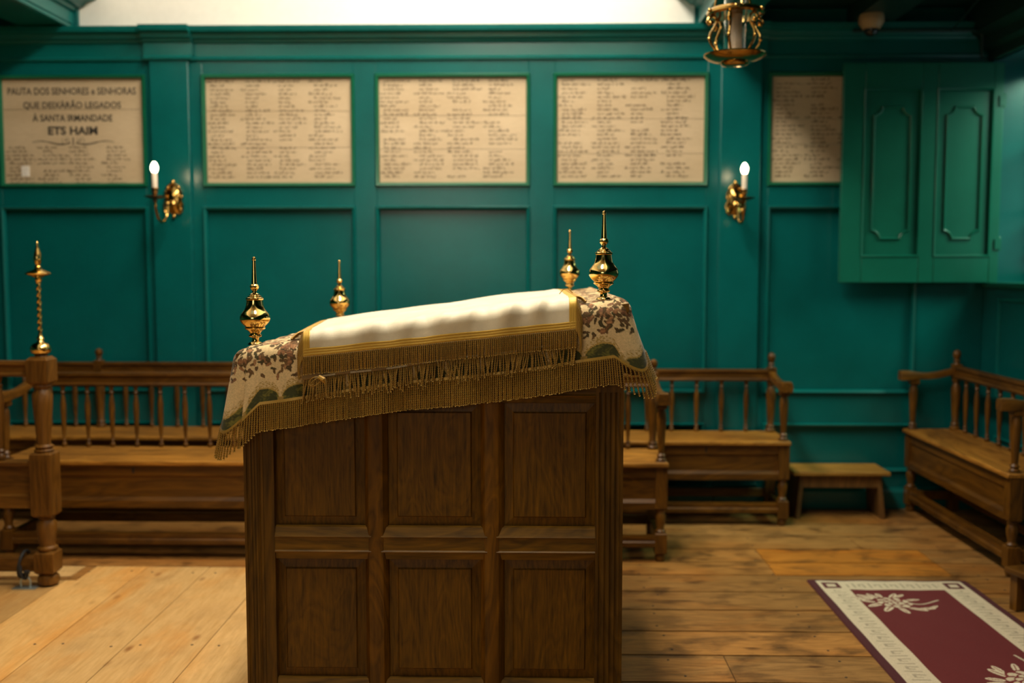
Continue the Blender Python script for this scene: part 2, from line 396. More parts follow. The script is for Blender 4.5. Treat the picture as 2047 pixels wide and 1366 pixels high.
# side ceilings with their beams
def beam_profile(x, s):          # s=+1: vault lies to +x
    return [(x-s*.30, ZC+.15), (x-s*.30, ZC), (x-s*.02, ZC), (x-s*.02, ZC-.004), (x, ZC), (x+s*.004, ZC+.018), (x-s*.010, ZC+.022), (x, ZC+.03), (x, ZC+.10),
            (x+s*.018, ZC+.108), (x+s*.022, ZC+.125), (x+s*.05, ZC+.135), (x+s*.075, ZC+.16), (x+s*.13, ZC+.175), (x+s*.17, ZC+.215), (x+s*.17, ZC+.26), (x-s*.30, ZC+.26)]
m = MB(); m.prism(beam_profile(-2.83, 1), 'y', YB, YW+.02); struct(m, 'trim_2', M['teal_trim'], smooth=25)
m = MB(); m.prism(beam_profile(1.00, -1), 'y', YB, YW+.02); struct(m, 'trim_3', M['teal_trim'], smooth=25)
m = MB(); m.box(XL, -3.10, YB, YW+.05, ZC+.10, ZC+.22); m.box(1.28, XR+.4, YB, YW+.05, ZC+.10, ZC+.22)
for x in (-4.4, -3.6): m.box(x-.12, x+.12, YB, YW, ZC, ZC+.12)
m.box(1.90, 2.15, YB, YW, ZC, ZC+.12)
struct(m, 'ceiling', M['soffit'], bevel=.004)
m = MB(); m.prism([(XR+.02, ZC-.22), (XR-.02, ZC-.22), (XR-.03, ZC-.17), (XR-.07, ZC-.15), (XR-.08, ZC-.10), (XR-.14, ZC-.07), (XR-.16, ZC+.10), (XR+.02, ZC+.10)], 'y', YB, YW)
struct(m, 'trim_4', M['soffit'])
# ---- right wall with window opening
wy0, wy1, wz0, wz1, wt = 4.55, 6.145, 1.405, 2.74, .42
m = MB()
m.box(XR, XR+wt, YB, wy0, 0, 3.1); m.box(XR, XR+wt, wy1, YW+.12, 0, 3.1)
m.box(XR, XR+wt, wy0, wy1, 0, wz0); m.box(XR, XR+wt, wy0, wy1, wz1, 3.1)
wr = struct(m, 'wall_right', M['teal'])
for (a, b) in ((5.0, 5.95), (3.8, 4.85)):
    for (z0, z1) in ((.22, .50), (.72, 1.32)):
        mm = MB(); prof = [(0,0),(0,-.012),(.008,-.017),(.02,-.01),(.022,0)]; vs = []; fs = []
        for (i, d) in prof: vs += [(XR+d, a+i, z0+i), (XR+d, b-i, z0+i), (XR+d, b-i, z1-i), (XR+d, a+i, z1-i)]
        for i in range(len(prof)-1):
            for j in range(4): fs.append((i*4+j, i*4+(j+1)%4, i*4+4+(j+1)%4, i*4+4+j))
        mm.add(vs, fs); mm.build('panel_moulding', M['teal_trim'], wr)
m = MB(); m.prism([(XR+.01, 0), (XR-.022, 0), (XR-.022, .105), (XR-.008, .130), (XR+.01, .132)], 'y', YB, YW-.04)
struct(m, 'baseboard_right', M['teal_trim'])
# window: casing, sill, casement with pane and catch
m = MB()
m.box(XR-.012, XR+.03, wy0-.05, wy0, wz0-.03, wz1+.05); m.box(XR-.012, XR+.03, wy0-.05, wy1, wz1, wz1+.06)
win = struct(m, 'window_1', M['shutter'], bevel=.004)
m = MB(); m.box(XR-.03, XR+wt, wy0, wy1, wz0-.025, wz0+.006); m.build('window_sill', M['shutter'], win, bevel=.004)
m = MB(); xa = XR+.29
for (a, b, c, d) in ((wy1-.07, wy1, wz0, wz1), (wy0, wy0+.07, wz0, wz1), (wy0, wy1, wz1-.06, wz1), (wy0, wy1, wz0, wz0+.07), (5.31, 5.38, wz0, wz1)):
    m.box(xa, xa+.055, a, b, c, d)
for z in (1.84, 2.27): m.box(xa+.015, xa+.04, wy0, wy1, z-.012, z+.012)
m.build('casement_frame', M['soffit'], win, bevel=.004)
m = MB(); m.box(xa+.024, xa+.030, wy0+.05, wy1-.05, wz0+.05, wz1-.05); m.build('window_pane', M['pane'], win)
m = MB(); m.tube([(xa-.005, 6.085, 1.62), (xa-.03, 6.085, 1.62), (xa-.035, 6.06, 1.62)], .007); m.build('window_catch', M['brass'], win)
# ---- unseen rest of the room
m = MB(); m.box(XL-.2, XL, YB, YW+.1, 0, 3.1); struct(m, 'wall_left', M['teal'])
m = MB(); m.box(XL, XR+.3, YB-.2, YB, 0, 3.1)
m.prism([(x0v-.3, 3.1)]+arc+[(x1v+.3, 3.1)], 'y', YB-.2, YB); struct(m, 'wall_front', M['teal'])

# ================================================================== SHUTTER
sh = thing('window_shutter', 'open teal panelled shutter folded against the back wall beside the right window', 'shutter', (2.33, 6.10, 1.411))
sx0, sx1, sy0, sy1, sz0, sz1 = 1.856, 2.805, 6.080, 6.120, 1.408, 2.718
panels = ((1.984, 2.325), (2.416, 2.747)); pz0, pz1 = 1.567, 2.564
m = MB(); m.box(sx0, panels[0][0], sy0, sy1, sz0, sz1); m.box(panels[0][1], panels[1][0], sy0, sy1, sz0, sz1); m.box(panels[1][1], sx1, sy0, sy1, sz0, sz1)
for a, b in panels: m.box(a, b, sy0, sy1, sz0, pz0); m.box(a, b, sy0, sy1, pz1, sz1)
m.build('shutter_frame', M['shutter'], sh, True, bevel=.004)
for a, b in panels:
    m = MB(); m.box(a-.01, b+.01, sy0+.018, sy1-.004, pz0-.01, pz1+.01); pn = m.build('shutter_panel', M['shutter'], sh, True)
    m = MB(); bead_frame(m, a, b, pz0, pz1, sy0+.004, .014, .010, .004); m.build('edge_bead', M['shutter'], pn, True)
    # inner moulding with scooped corners
    x0, x1, z0, z1, r = a+.055, b-.055, pz0+.10, pz1-.10, .05
    def outline(i):
        pts = []
        for (cx, cz, a0) in ((x0, z0, PI/2), (x1, z0, PI), (x1, z1, 1.5*PI), (x0, z1, 2*PI)):
            for k in range(7):
                an = a0-(PI/2)*k/6; rr = r+i
                pts.append((cx+rr*math.cos(an), cz+rr*math.sin(an)))
        return [(max(x0+i, min(x1-i, p)), max(z0+i, min(z1-i, q))) for p, q in pts]
    prof = [(0, 0), (0, -.008), (.006, -.015), (.013, -.010), (.016, 0)]; vs = []; fs = []; ln = 28
    for i, d in prof: vs += [(p, sy0+.019+d, q) for p, q in outline(i)]
    for i in range(len(prof)-1):
        for j in range(ln): fs.append((i*ln+j, i*ln+(j+1)%ln, (i+1)*ln+(j+1)%ln, (i+1)*ln+j))
    m = MB(); m.add(vs, fs); m.build('scooped_moulding', M['shutter'], pn, True)
for z in (1.60, 2.45):
    m = MB(); m.lathe([(.009, 0), (.009, .08), (.004, .088)], 2.814, 6.095, z, 10); m.box(2.777, 2.814, 6.070, 6.080, z+.01, z+.07); m.build('hinge', M['shutter'], sh, True)

# ================================================================== NAME BOARDS
def script_line(mb, x, z, w, h, y):
    # an unreadable handwritten line: groups of slanted pen strokes
    cx = x
    while cx < x+w:
        wl_ = random.uniform(.02, .055)
        for k in range(int(wl_/.0055)):
            if cx > x+w: break
            hh = h*(1.8 if random.random() < .22 else 1)*random.uniform(.8, 1.1); zz = z-(h*.6 if random.random() < .1 else 0)
            sl = .25*hh; t = random.choice((.0018, .0028, .0036))
            mb.add([(cx, y, zz), (cx+t, y, zz), (cx+t+sl, y, zz+hh), (cx+sl, y, zz+hh)], [(0,1,2,3)])
            if random.random() < .6:
                zz2 = zz+random.choice((0, .75))*hh; mb.add([(cx, y, zz2), (cx+.0055, y, zz2), (cx+.0055, y, zz2+.0022), (cx, y, zz2+.0022)], [(0,1,2,3)])
            cx += .0055
        cx += .008
def text_mesh(mb, s, cx, z, height, width, y, bold=.0):
    cu = bpy.data.curves.new('t', 'FONT'); cu.body = s; cu.size = 1; cu.offset = bold; cu.resolution_u = 3
    o = bpy.data.objects.new('t', cu); COL.objects.link(o); bpy.context.view_layer.update()
    me = bpy.data.meshes.new_from_object(o.evaluated_get(bpy.context.evaluated_depsgraph_get()))
    xs_ = [v.co.x for v in me.vertices]; ys_ = [v.co.y for v in me.vertices]; mx, Mx = min(xs_), max(xs_); My = 0.73
    mb.add([(cx+((v.co.x-mx)/(Mx-mx)-.5)*width, y, z+v.co.y/My*height) for v in me.vertices], [tuple(p.vertices) for p in me.polygons])
    bpy.data.objects.remove(o); bpy.data.curves.remove(cu); bpy.data.meshes.remove(me)
blabels = ['cream board with large black title lettering, left of the left wall sconce',
           'cream board of faded name columns just right of the left wall sconce',
           'middle cream name board of the back wall, above the left half of the lectern',
           'cream board of closely written names left of the right wall sconce',
           'shadowed brown name board half hidden behind the open shutter']
for bi, (a, b) in enumerate(COLS[1:]):
    t = thing('name_board', blabels[bi], 'board', ((a+b)/2, YW-.002, 2.005), 0, 'name boards set in the teal wall')
    y = YW-.010
    z0, z1 = 2.005, 2.675; cuts = [z0, z0+random.uniform(.18, .25), z0+random.uniform(.40, .47), z1]
    if bi == 0: cuts = [z0, z0+.47, z1]
    m = MB()
    for c0, c1 in zip(cuts[:-1], cuts[1:]): m.box(a+.004, b-.004, y, YW-.001, c0+.0012, c1-.0012)
    m.build('board_planks', M['board'], t, True)
    m = MB(); bead_frame(m, a-.004, b+.004, z0-.004, z1+.004, yf+.004, .026, .022, .004); m.build('board_frame', M['green_frame'], t, True)
    ink = MB(); yy = y-.0006; wd = b-a
    if bi == 0:
        cx = (a+b)/2-.005
        for ln_, z_, h_, w_, bo in (('PAUTA DOS SENHORES e SENHORAS', 2.566, .044, .80, .018), ('QUE DEIXÀRÃO LEGADOS', 2.483, .040, .61, .020),
                                    ('À SANTA IRMANDADE', 2.403, .042, .50, .020), ('ETS HAIM', 2.322, .050, .31, .035)):
            tt = MB(); text_mesh(tt, ln_, cx, z_, h_, w_, yy, bo); tt.build('title_lettering', M['ink_dark'], t, True, smooth=0, fixn=False)
        tt = MB()
        for s in (-1, 1):                      # pen flourish
            for k, (am, th) in enumerate(((.012, .0035), (.007, .0018))):
                pts = [(cx+s*(.018+.24*u), 2.272+am*math.sin(u*PI*1.9+.6*k+PI)*(1) , u) for u in [i/26 for i in range(27)]]
                for (p, q) in zip(pts[:-1], pts[1:]):
                    w1 = th*(1-.7*p[2]); tt.add([(p[0], yy, p[1]-w1), (q[0], yy, q[1]-w1), (q[0], yy, q[1]+w1), (p[0], yy, p[1]+w1)], [(0,1,2,3)])
            pts = [(cx+s*(.045+.024*math.cos(an)*(1-an/14)), 2.285+.022*math.sin(an)*(1-an/14)) for an in [PI*1.4-i*.35 for i in range(18)]]
            for (p, q) in zip(pts[:-1], pts[1:]): tt.add([(p[0]-.0015, yy, p[1]), (q[0]-.0015, yy, q[1]), (q[0]+.0015, yy, q[1]+.001), (p[0]+.0015, yy, p[1]+.001)], [(0,1,2,3)])
            tt.add([(cx+s*.045+.006*math.cos(k*PI/4), yy, 2.287+.006*math.sin(k*PI/4)) for k in range(8)], [tuple(range(8))])
        for k in range(5): tt.add([(cx+.005*math.cos(j*PI/3), yy, 2.300-.010*k+.005*math.sin(j*PI/3)) for j in range(6)], [tuple(range(6))])
        tt.build('pen_flourish', M['ink_dark'], t, True, smooth=0, fixn=False)
        rows, ztop, starts = 10, 2.238, (.035, .27, .49, .71)
    else: rows, ztop, starts = 24, 2.636, (.035, .27, .49, .725)
    for c, st in enumerate(starts):
        for r in range(rows):
            if random.random() < .05: continue
            out = -.035 if random.random() < .3 else 0
            if c == 0: out = max(out, -.02)
            x = a+st*wd+out+.01; w = random.uniform(.07, .175)-out*.6; w = min(w, b-.02-x)
            script_line(ink, x, ztop-r*.0253 if bi else ztop-r*.0243, w, .0092, yy)
    ink.build('name_lettering', M['ink'], t, True, smooth=0, fixn=False)
    if bi == 0:
        m = MB(); m.box(a+.118, a+.168, y-.002, y, 2.065, 2.13); m.build('paper_label', M['label_white'], t, True)

# ================================================================== WALL SCONCES
def sconce():
    t = thing('wall_sconce', '', 'wall lamp'); t['group'] = 'brass candle sconces on the pilasters'
    m = MB()                                  # backplate against y=0, arm comes towards -y
    m.lathe([(.052, 0), (.050, .006), (.036, .014), (.030, .022), (.012, .026), (1e-5, .027)], 0, 0, 0, 28)
    pl = MB(); pl.add([(x, -z, y*1.75) for x, y, z in m.v], m.f)
    for s in (-1, 1):
        pl.sphere((s*.045, -.010, -.060), .014); pl.sphere((s*.050, -.010, .02), .011); pl.sphere((s*.034, -.012, .074), .012)
        pl.tube([(s*.030, -.014, -.085), (s*.052, -.016, -.07), (s*.058, -.014, -.03), (s*.044, -.016, 0), (s*.052, -.014, .04), (s*.03, -.016, .085), (0, -.014, .105)], .007, 8)
    pl.sphere((0, -.012, .105), .014, sz=1.4); pl.sphere((0, -.012, -.10), .013)
    pl.lathe([(.014, 0), (.020, .01), (.016, .02), (.010, .03)], 0, -.02, -.035, 14)
    pl.build('backplate', M['brass_old'], t)
    m = MB(); pts = []
    for i in range(25):
        u = i/24
        if u < .25: y = -.02-.09*(u/.25); z = -.03+.012*math.sin(u/.25*PI)
        else:
            an = (u-.25)/.75*PI; y = -.11-.10*(1-math.cos(an)); z = -.03-.115*math.sin(an)
        pts.append((0, y, z))
    m.tube(pts, .0085, 10); m.sphere((0, -.11, -.03), .015); m.build('arm', M['brass_old'], t)
    m = MB(); m.lathe([(.008, -.028), (.012, -.02), (.010, -.012), (.030, -.008), (.062, .004), (.064, .008), (.030, .001), (.012, .004), (.010, .02), (.018, .03), (.016, .036), (.020, .052), (.018, .056)], 0, -.31, -.005, 26)
    m.build('drip_pan', M['brass_dark'], t)
    m = MB(); m.lathe([(.0155, .045), (.0155, .135), (.012, .140)], 0, -.31, 0, 18); m.build('candle_sleeve', M['candle'], t)
    m = MB(); m.lathe([(.010, .136), (.016, .147), (.0205, .160), (.0205, .172), (.015, .188), (.008, .199), (1e-4, .203)], 0, -.31, 0, 20)
    m.build('flame_bulb', M['bulb'], t); return t
sc1 = sconce(); sc1.location = (-2.212, yf-.035, 1.915)
sc1['label'] = 'brass candle sconce with lit bulb on the left pilaster, beside the titled board'
sc2 = copy_tree(sc1); sc2.location = (1.232, yf-.035, 1.905)
for ch in sc2.children:                        # this arm stands shorter
    pass
sc2.scale = (1, .85, 1)
sc2['label'] = 'brass candle sconce with lit bulb on the right pilaster, nearer the shutter'

# ================================================================== BENCHES
def turned(h, r, n=12):       # a slender baluster profile of height h
    return [(r*.75, 0), (r*.95, h*.02), (r*.95, h*.05), (r*.55, h*.08), (r*.85, h*.11), (r*.5, h*.14), (r*.75, h*.30), (r, h*.55), (r*1.02, h*.70), (r*.7, h*.82), (r*.5, h*.86), (r*.9, h*.89), (r*.55, h*.92), (r*.8, h*.96), (r*.8, h)]
def post_low(m, x, y, w, ap):           # foot, stretcher block, baluster, apron block
    m.lathe([(w*.30, 0), (w*.42, .008), (w*.44, .025), (w*.33, .042)], x, y, 0, 16)
    m.block(x, y, w, .040, .150)
    h = ap-.150; m.lathe([(w*.38, 0), (w*.46, .008), (w*.34, .016), (w*.30, .024), (w*.42, h*.45), (w*.46, h*.7), (w*.34, h*.85), (w*.42, h*.93), (w*.38, h)], x, y, .150, 16)
def bench(label, Ln, D, nsp, loc, rz=0, seat=.51, rail=.90, knob=.99, arm=.865, midposts=(), w=.062, armL=True, armR=True, keys=()):
    t = thing('spindle_back_bench', label, 'bench', loc, rz, 'spindle-backed oak benches')
    ap0 = .272
    xsn = [w/2, Ln-w/2]
    for i, x in enumerate(xsn):
        m = MB(); post_low(m, x, w/2, w, ap0); m.block(x, w/2, w, ap0, seat+.004)
        hh = arm-.045-seat; r = w*.40
        m.lathe([(r*.9, 0), (r*1.05, .008), (r*.7, .018), (r*.95, .028), (r*.6, .04), (r*.8, hh*.35), (r*1.0, hh*.68), (r*.95, hh*.78), (r*.6, hh*.88), (r*.95, hh*.92), (r*.8, hh)], x, w/2, seat+.004, 18)
        m.block(x, w/2, w*.86, arm-.085, arm-.030, .008)
        m.build('front_post', M['benchz'], t)
    for x in xsn+list(midposts):
        m = MB(); m.block(x, D-w/2, w*.9, 0.0, seat-.02)
        hh = rail-.075-seat; r = w*.42
        m.lathe([(r*1.15, 0), (r*1.2, .012), (r*.75, .024), (r*1.0, .034), (r*.7, .048), (r*.9, hh*.4), (r*1.1, hh*.72), (r*1.05, hh*.82), (r*.65, hh*.91), (r, hh*.95), (r, hh)], x, D-w/2, seat, 18)
        m.block(x, D-w/2, w*.82, rail-.078, rail+.012, .005)
        k = knob-rail-.012
        m.lathe([(r*.7, 0), (r*.5, k*.12), (r*.75, k*.22), (r*.5, k*.32), (r*.75, k*.45), (r*.92, k*.65), (r*.75, k*.86), (r*.35, k*.97), (1e-4, k)], x, D-w/2, rail+.012, 18)
        m.build('back_post', M['benchz'], t)
    m = MB(); m.box(-.004, Ln+.004, -.018, D-.004, seat-.024, seat); m.build('seat', M['seatx'], t, bevel=.006)
    m = MB(); y0, y1 = .016, .042
    m.prism([(y1, ap0), (y0-.012, ap0), (y0-.014, ap0+.035), (y0-.006, ap0+.045), (y0, ap0+.052), (y0, seat-.085), (y0-.010, seat-.078), (y0-.010, seat-.024), (y1, seat-.024)], 'x', w, Ln-w)
    apn = m.build('apron', M['benchx'], t)
    for kx in keys:
        k_ = MB(); k_.box(kx-.005, kx+.005, y0-.0115, y0+.002, seat-.066, seat-.036); k_.build('keyhole', M['black'], apn)
    m = MB()
    for x in xsn: m.box(x-.014, x+.014, w, D-w*.9, ap0+.01, seat-.024)
    m.box(w, Ln-w, D-.045, D-.02, ap0+.02, seat-.024)
    m.build('side_boards', M['benchx'], t)
    m = MB(); m.prism([(.010, .075), (.004, .08), (.004, .100), (.012, .108), (.008, .118), (.010, .132), (.050, .132), (.050, .075)], 'x', w, Ln-w); m.build('front_stretcher', M['benchx'], t)
    m = MB(); m.prism([(D-.048, .10), (D-.048, .15), (D-.012, .15), (D-.012, .10)], 'x', w, Ln-w); m.build('back_stretcher', M['benchx'], t, bevel=.003)
    for x in xsn:
        m = MB(); m.box(x-.018, x+.018, w, D-w*.9, .075, .130); m.build('side_stretcher', M['benchx'], t, bevel=.003)
    m = MB(); yb = D-w/2
    m.prism([(yb-.018, rail-.072), (yb-.024, rail-.062), (yb-.016, rail-.052), (yb-.016, rail-.022), (yb-.026, rail-.014), (yb-.024, rail), (yb+.02, rail), (yb+.018, rail-.072)], 'x', w*.5, Ln-w*.5)
    m.build('top_rail', M['benchx'], t)
    posts = sorted(xsn+list(midposts)); cnt = nsp
    for (a, b) in zip(posts[:-1], posts[1:]):
        k = max(1, round((b-a)/(Ln/(nsp+1)))-1) if len(posts) > 2 else nsp
        for i in range(k):
            x = a+(b-a)*(i+1)/(k+1); m = MB(); m.lathe(turned(rail-.072-seat, .0150), x, yb, seat, 12); m.build('spindle', M['benchz'], t)
    for x, on in ((xsn[0], armL), (xsn[1], armR)):
        if not on: continue
        # arm: falls from the back post in a curve, swells over the front post
        m = MB(); secs = []; ny = 14
        for i in range(ny+1):
            u = i/ny; y = D-w*.8-(D-w*.8+.055)*u
            z = (rail-.012)-(rail-.012-arm)*smoothstep(0, .75, u) - .018*math.sin(min(1, u/.8)*PI)
            hw = .020+.014*smoothstep(.4, .85, u)-.006*smoothstep(.93, 1, u); th = .038+.018*smoothstep(.6, .9, u)
            secs.append([(x-hw, y, z-th), (x+hw, y, z-th), (x+hw*1.06, y, z-th*.4), (x+hw*.8, y, z), (x-hw*.8, y, z), (x-hw*1.06, y, z-th*.4)])
        vs = [p for s_ in secs for p in s_]; fs = []
        for i in range(ny):
            for j in range(6): fs.append((i*6+j, i*6+(j+1)%6, i*6+6+(j+1)%6, i*6+6+j))
        fs += [(5,4,3,2,1,0), tuple(ny*6+j for j in range(6))]
        m.add(vs, fs); m.build('armrest', M['benchy'], t, smooth=60)
    return t
bench('long spindle-backed bench directly behind the lectern, brightest worn seat, two dark keyhole slots', 3.43, .42, 24, (-2.745, 4.99, 0), rail=.925, knob=1.005, arm=.87, seat=.515, keys=(.14, .70, 1.28))
bench('bench against the back wall at left, seen through the spindles of the long bench', 4.05, .38, 24, (-4.30, 5.75, 0), rail=.915, knob=1.0, arm=.86, midposts=(1.61,))
bench('short bench against the back wall right of the lectern, beside the small stool', 1.72, .38, 10, (-.235, 5.715, 0), rail=.882, knob=.985, arm=.845, seat=.50, keys=(1.24,))
bench('bench along the right wall under the window, receding towards the corner', 1.36, .32, 8, (2.30, 6.135, 0), -PI/2, rail=.90, knob=1.0, arm=.87, seat=.51)

# ================================================================== LOW STOOL and STEP STOOL
t = thing('low_stool', 'small low wooden stool with pale worn top against the back wall', 'stool', (1.84, 6.03, 0))
m = MB(); m.box(1.555, 2.13, 5.885, 6.165, .262, .285); m.build('seat', M['stool'], t, True, bevel=.004)
for s, x in ((-1, 1.60), (1, 2.085)):
    m = MB(); m.add([(x-s*.015-.013, 5.915, .263), (x-s*.015+.013, 5.915, .263), (x-s*.015+.013, 6.14, .263), (x-s*.015-.013, 6.14, .263), (x+s*.012-.013, 5.895, 0), (x+s*.012+.013, 5.895, 0), (x+s*.012+.013, 6.155, 0), (x+s*.012-.013, 6.155, 0)],
        [(0,1,2,3),(7,6,5,4),(0,4,5,1),(1,5,6,2),(2,6,7,3),(3,7,4,0)])
    m.build('leg', M['stoolz'], t, True, bevel=.003)
m = MB(); m.box(1.60, 2.085, 5.915, 5.935, .185, .262); m.box(1.60, 2.085, 6.12, 6.14, .185, .262); m.build('apron', M['stoolz'], t, True, bevel=.002)
t = thing('footstool', 'corner of a low dark wooden footstool at the right edge of the rug', 'stool', (2.30, 4.22, 0), math.radians(14))
m = MB(); m.box(-.19, .28, -.17, .17, .165, .19); m.build('seat', M['benchy'], t, bevel=.004)
for s in (-1, 1):
    for q in (-1, 1):
        m = MB(); m.block(.045+s*.19, q*.135, .042, 0, .166, .003); m.build('leg', M['benchz'], t)
m = MB(); m.box(-.12, .21, -.145, -.125, .10, .165); m.box(-.12, .21, .125, .145, .10, .165); m.build('apron', M['benchx'], t)

# ================================================================== RAILING with brass spire (left edge)
RX, RY = -2.288, 4.57
t = thing('balustrade', 'turned oak railing at the left edge with tall twisted brass spire on its post', 'railing', (RX, RY, 0))
w = .098
m = MB()
m.lathe([(.025, 0), (.046, .012), (.050, .030), (.046, .048), (.026, .062)], RX, RY, 0, 20)
m.block(RX, RY, .092, .060, .172, .012)
m.lathe([(.040, 0), (.046, .006), (.046, .014), (.034, .022), (.036, .03), (.045, .10), (.044, .13), (.032, .148), (.040, .155), (.034, .165)], RX, RY, .172, 22)
m.block(RX, RY, w, .335, .640, .010)
m.lathe([(.040, 0), (.046, .008), (.036, .016), (.044, .026), (.030, .036), (.036, .12), (.044, .22), (.046, .27), (.030, .295), (.042, .31), (.036, .325)], RX, RY, .640, 22)
m.block(RX, RY, .100, .955, 1.088, .016)
m.lathe([(.030, 0), (.026, .008), (.040, .022), (.042, .034), (.032, .045), (.02, .05)], RX, RY, 1.086, 20)
p = m.build('newel_post', M['railz'], t, True)
m = MB()                                                                           # flutes on the newel blocks
for (z0, z1) in ((.375, .605), (.975, 1.065), (.08, .15)):
    for dx in (-.028, -.009, .010, .029): m.box(RX+dx-.0035, RX+dx+.0035, RY-w/2-.0012, RY-w/2+.004, z0, z1)
m.build('flutes', M['benchz'], p, True)
m = MB(); m.prism([(RY-.03, .995), (RY-.036, 1.005), (RY-.026, 1.015), (RY-.026, 1.045), (RY-.036, 1.052), (RY-.034, 1.066), (RY+.034, 1.066), (RY+.03, .995)], 'x', XL+.3, RX-.045); m.build('handrail', M['railx'], t, True)
m = MB(); m.prism([(RY-.024, .598), (RY-.036, .592), (RY-.030, .575), (RY-.014, .570), (RY-.014, .440), (RY-.026, .432), (RY-.030, .375), (RY+.03, .375), (RY+.03, .598)], 'x', XL+.3, RX-.045); m.build('lower_panel', M['railx'], t, True)
m = MB(); m.prism([(RY-.03, .072), (RY-.03, .135), (RY-.02, .145), (RY+.03, .145), (RY+.03, .072)], 'x', XL+.3, RX-.042); m.build('bottom_rail', M['railx'], t, True, bevel=.003)
for i in range(8):
    m = MB(); m.lathe([(r*1.25, z) for r, z in turned(.397, .0165)], RX-.205-i*.165, RY, .598, 14); m.build('baluster', M['railz'], t, True)
m = MB(); m.lathe([(.040, 0), (.046, .012), (.046, .024), (.036, .040), (.016, .050), (.012, .058), (.018, .066), (.011, .076), (.009, .09)], RX, RY, 1.105, 26)
bz = 1.195
m.tube([(RX, RY, bz+.245*i/60) for i in range(61)], .0095, 12, True, .42, .22)
m.lathe([(.010, 0), (.016, .010), (.012, .018), (.030, .026), (.055, .034), (.058, .040), (.050, .046), (.024, .056), (.012, .064), (.016, .070), (.008, .078)], RX, RY, bz+.238, 28)
m.lathe([(.008, 0), (.017, .018), (.019, .036), (.015, .058), (.008, .080), (.0055, .095), (.006, .104), (.003, .112), (1e-4, .115)], RX, RY, bz+.312, 20)
m.build('brass_spire', M['brass'], t, True)
# strap and floor bracket
t = thing('floor_bracket', 'small steel hasp screwed to the floor beside the railing foot', 'bracket', (-2.375, 4.52, 0))
m = MB(); m.box(-2.43, -2.32, 4.495, 4.545, 0, .005); m.build('plate', M['steel'], t, True, bevel=.001)
m = MB(); m.tube([(-2.395, 4.52, .004), (-2.397, 4.52, .035), (-2.388, 4.52, .050), (-2.372, 4.52, .054), (-2.358, 4.52, .050), (-2.350, 4.52, .035), (-2.352, 4.52, .004)], .0045, 8); m.build('staple', M['steel'], t, True)
t = thing('black_strap', 'black strap looped round the railing bottom rail down to the steel hasp', 'strap', (-2.385, 4.52, .05))
m = MB(); lp = []
for i in range(25):
    an = 2*PI*i/24; lp.append((-2.395+.010*math.sin(an), 4.557-.050*math.cos(an)-.006, .108+.062*math.sin(an)))
m.tube(lp, .0075, 8, False)
m.tube([(-2.395, 4.508, .11), (-2.39, 4.505, .08), (-2.38, 4.51, .055), (-2.37, 4.515, .045), (-2.36, 4.510, .065), (-2.362, 4.506, .085)], [.011, .010, .008, .006, .008, .007], 8)
m.build('webbing', M['black'], t, True)
m = MB(); m.box(-2.372, -2.348, 4.500, 4.516, .072, .088); m.build('buckle', M['black'], t, True, bevel=.002)

# ================================================================== RUG
rx0, rx1, ry0, ry1 = 1.314, 2.068, 2.75, 4.700
nx, ny = 250, 640
gx = np.linspace(rx0, rx1, nx+1); gy = np.linspace(ry0, ry1, ny+1); X, Y = np.meshgrid(gx, gy)
maroon = np.array([.110, .009, .010]); creamc = np.array([.55, .47, .33]); edge = np.array([.060, .009, .012])
C = np.tile(maroon, (ny+1, nx+1, 1))
de = np.minimum(np.minimum(X-rx0, rx1-X), np.minimum(ry1-Y, Y-ry0)); 
dx_ = np.minimum(X-rx0, rx1-X); dyy = np.minimum(ry1-Y, Y-ry0)
band = (dx_ < .158) | (dyy < .148); C[band] = creamc
# greek key drawn along the band
def key(u, v):       # u along, v across 0..1
    p = (u/.075) % 1; a = (np.abs(v-.22) < .04) | (np.abs(v-.78) < .04)
    b = ((np.abs(p-.15) < .06) & (v > .22) & (v < .78)) | ((np.abs(p-.75) < .06) & (v > .38) & (v < .78)) | ((np.abs(v-.40) < .05) & (p > .42) & (p < .8)) | ((np.abs(p-.45) < .05) & (v > .4) & (v < .62))
    return a & False | b
vb = (dx_-.036)/.122; kk = (dx_ < .158) & (dyy > .15) & key(Y, vb) & (vb > 0); C[kk] = creamc*.62
vb = (dyy-.026)/.122; kk = (dyy < .148) & (dx_ > .16) & key(X, vb) & (vb > 0); C[kk] = creamc*.62
for cx in (rx0+.092, rx1-.092):
    for cy in (ry1-.085, ry0+.085):
        r_ = np.maximum(np.abs(X-cx), np.abs(Y-cy)); C[(r_ < .040)] = edge*1.4; C[(r_ < .021)] = creamc*.95
C[(dx_ < .036) | (dyy < .020)] = edge
def petal(cx, cy, L_, w_, ang, col, hole=0):
    ca, sa = math.cos(ang), math.sin(ang); u = (X-cx)*ca+(Y-cy)*sa; v = -(X-cx)*sa+(Y-cy)*ca
    k = (u/L_)**2+(v/w_)**2; C[k < 1] = col
    if hole: C[(np.abs(v) < w_*.16) & (np.abs(u) < L_*.7)] = maroon*1.5
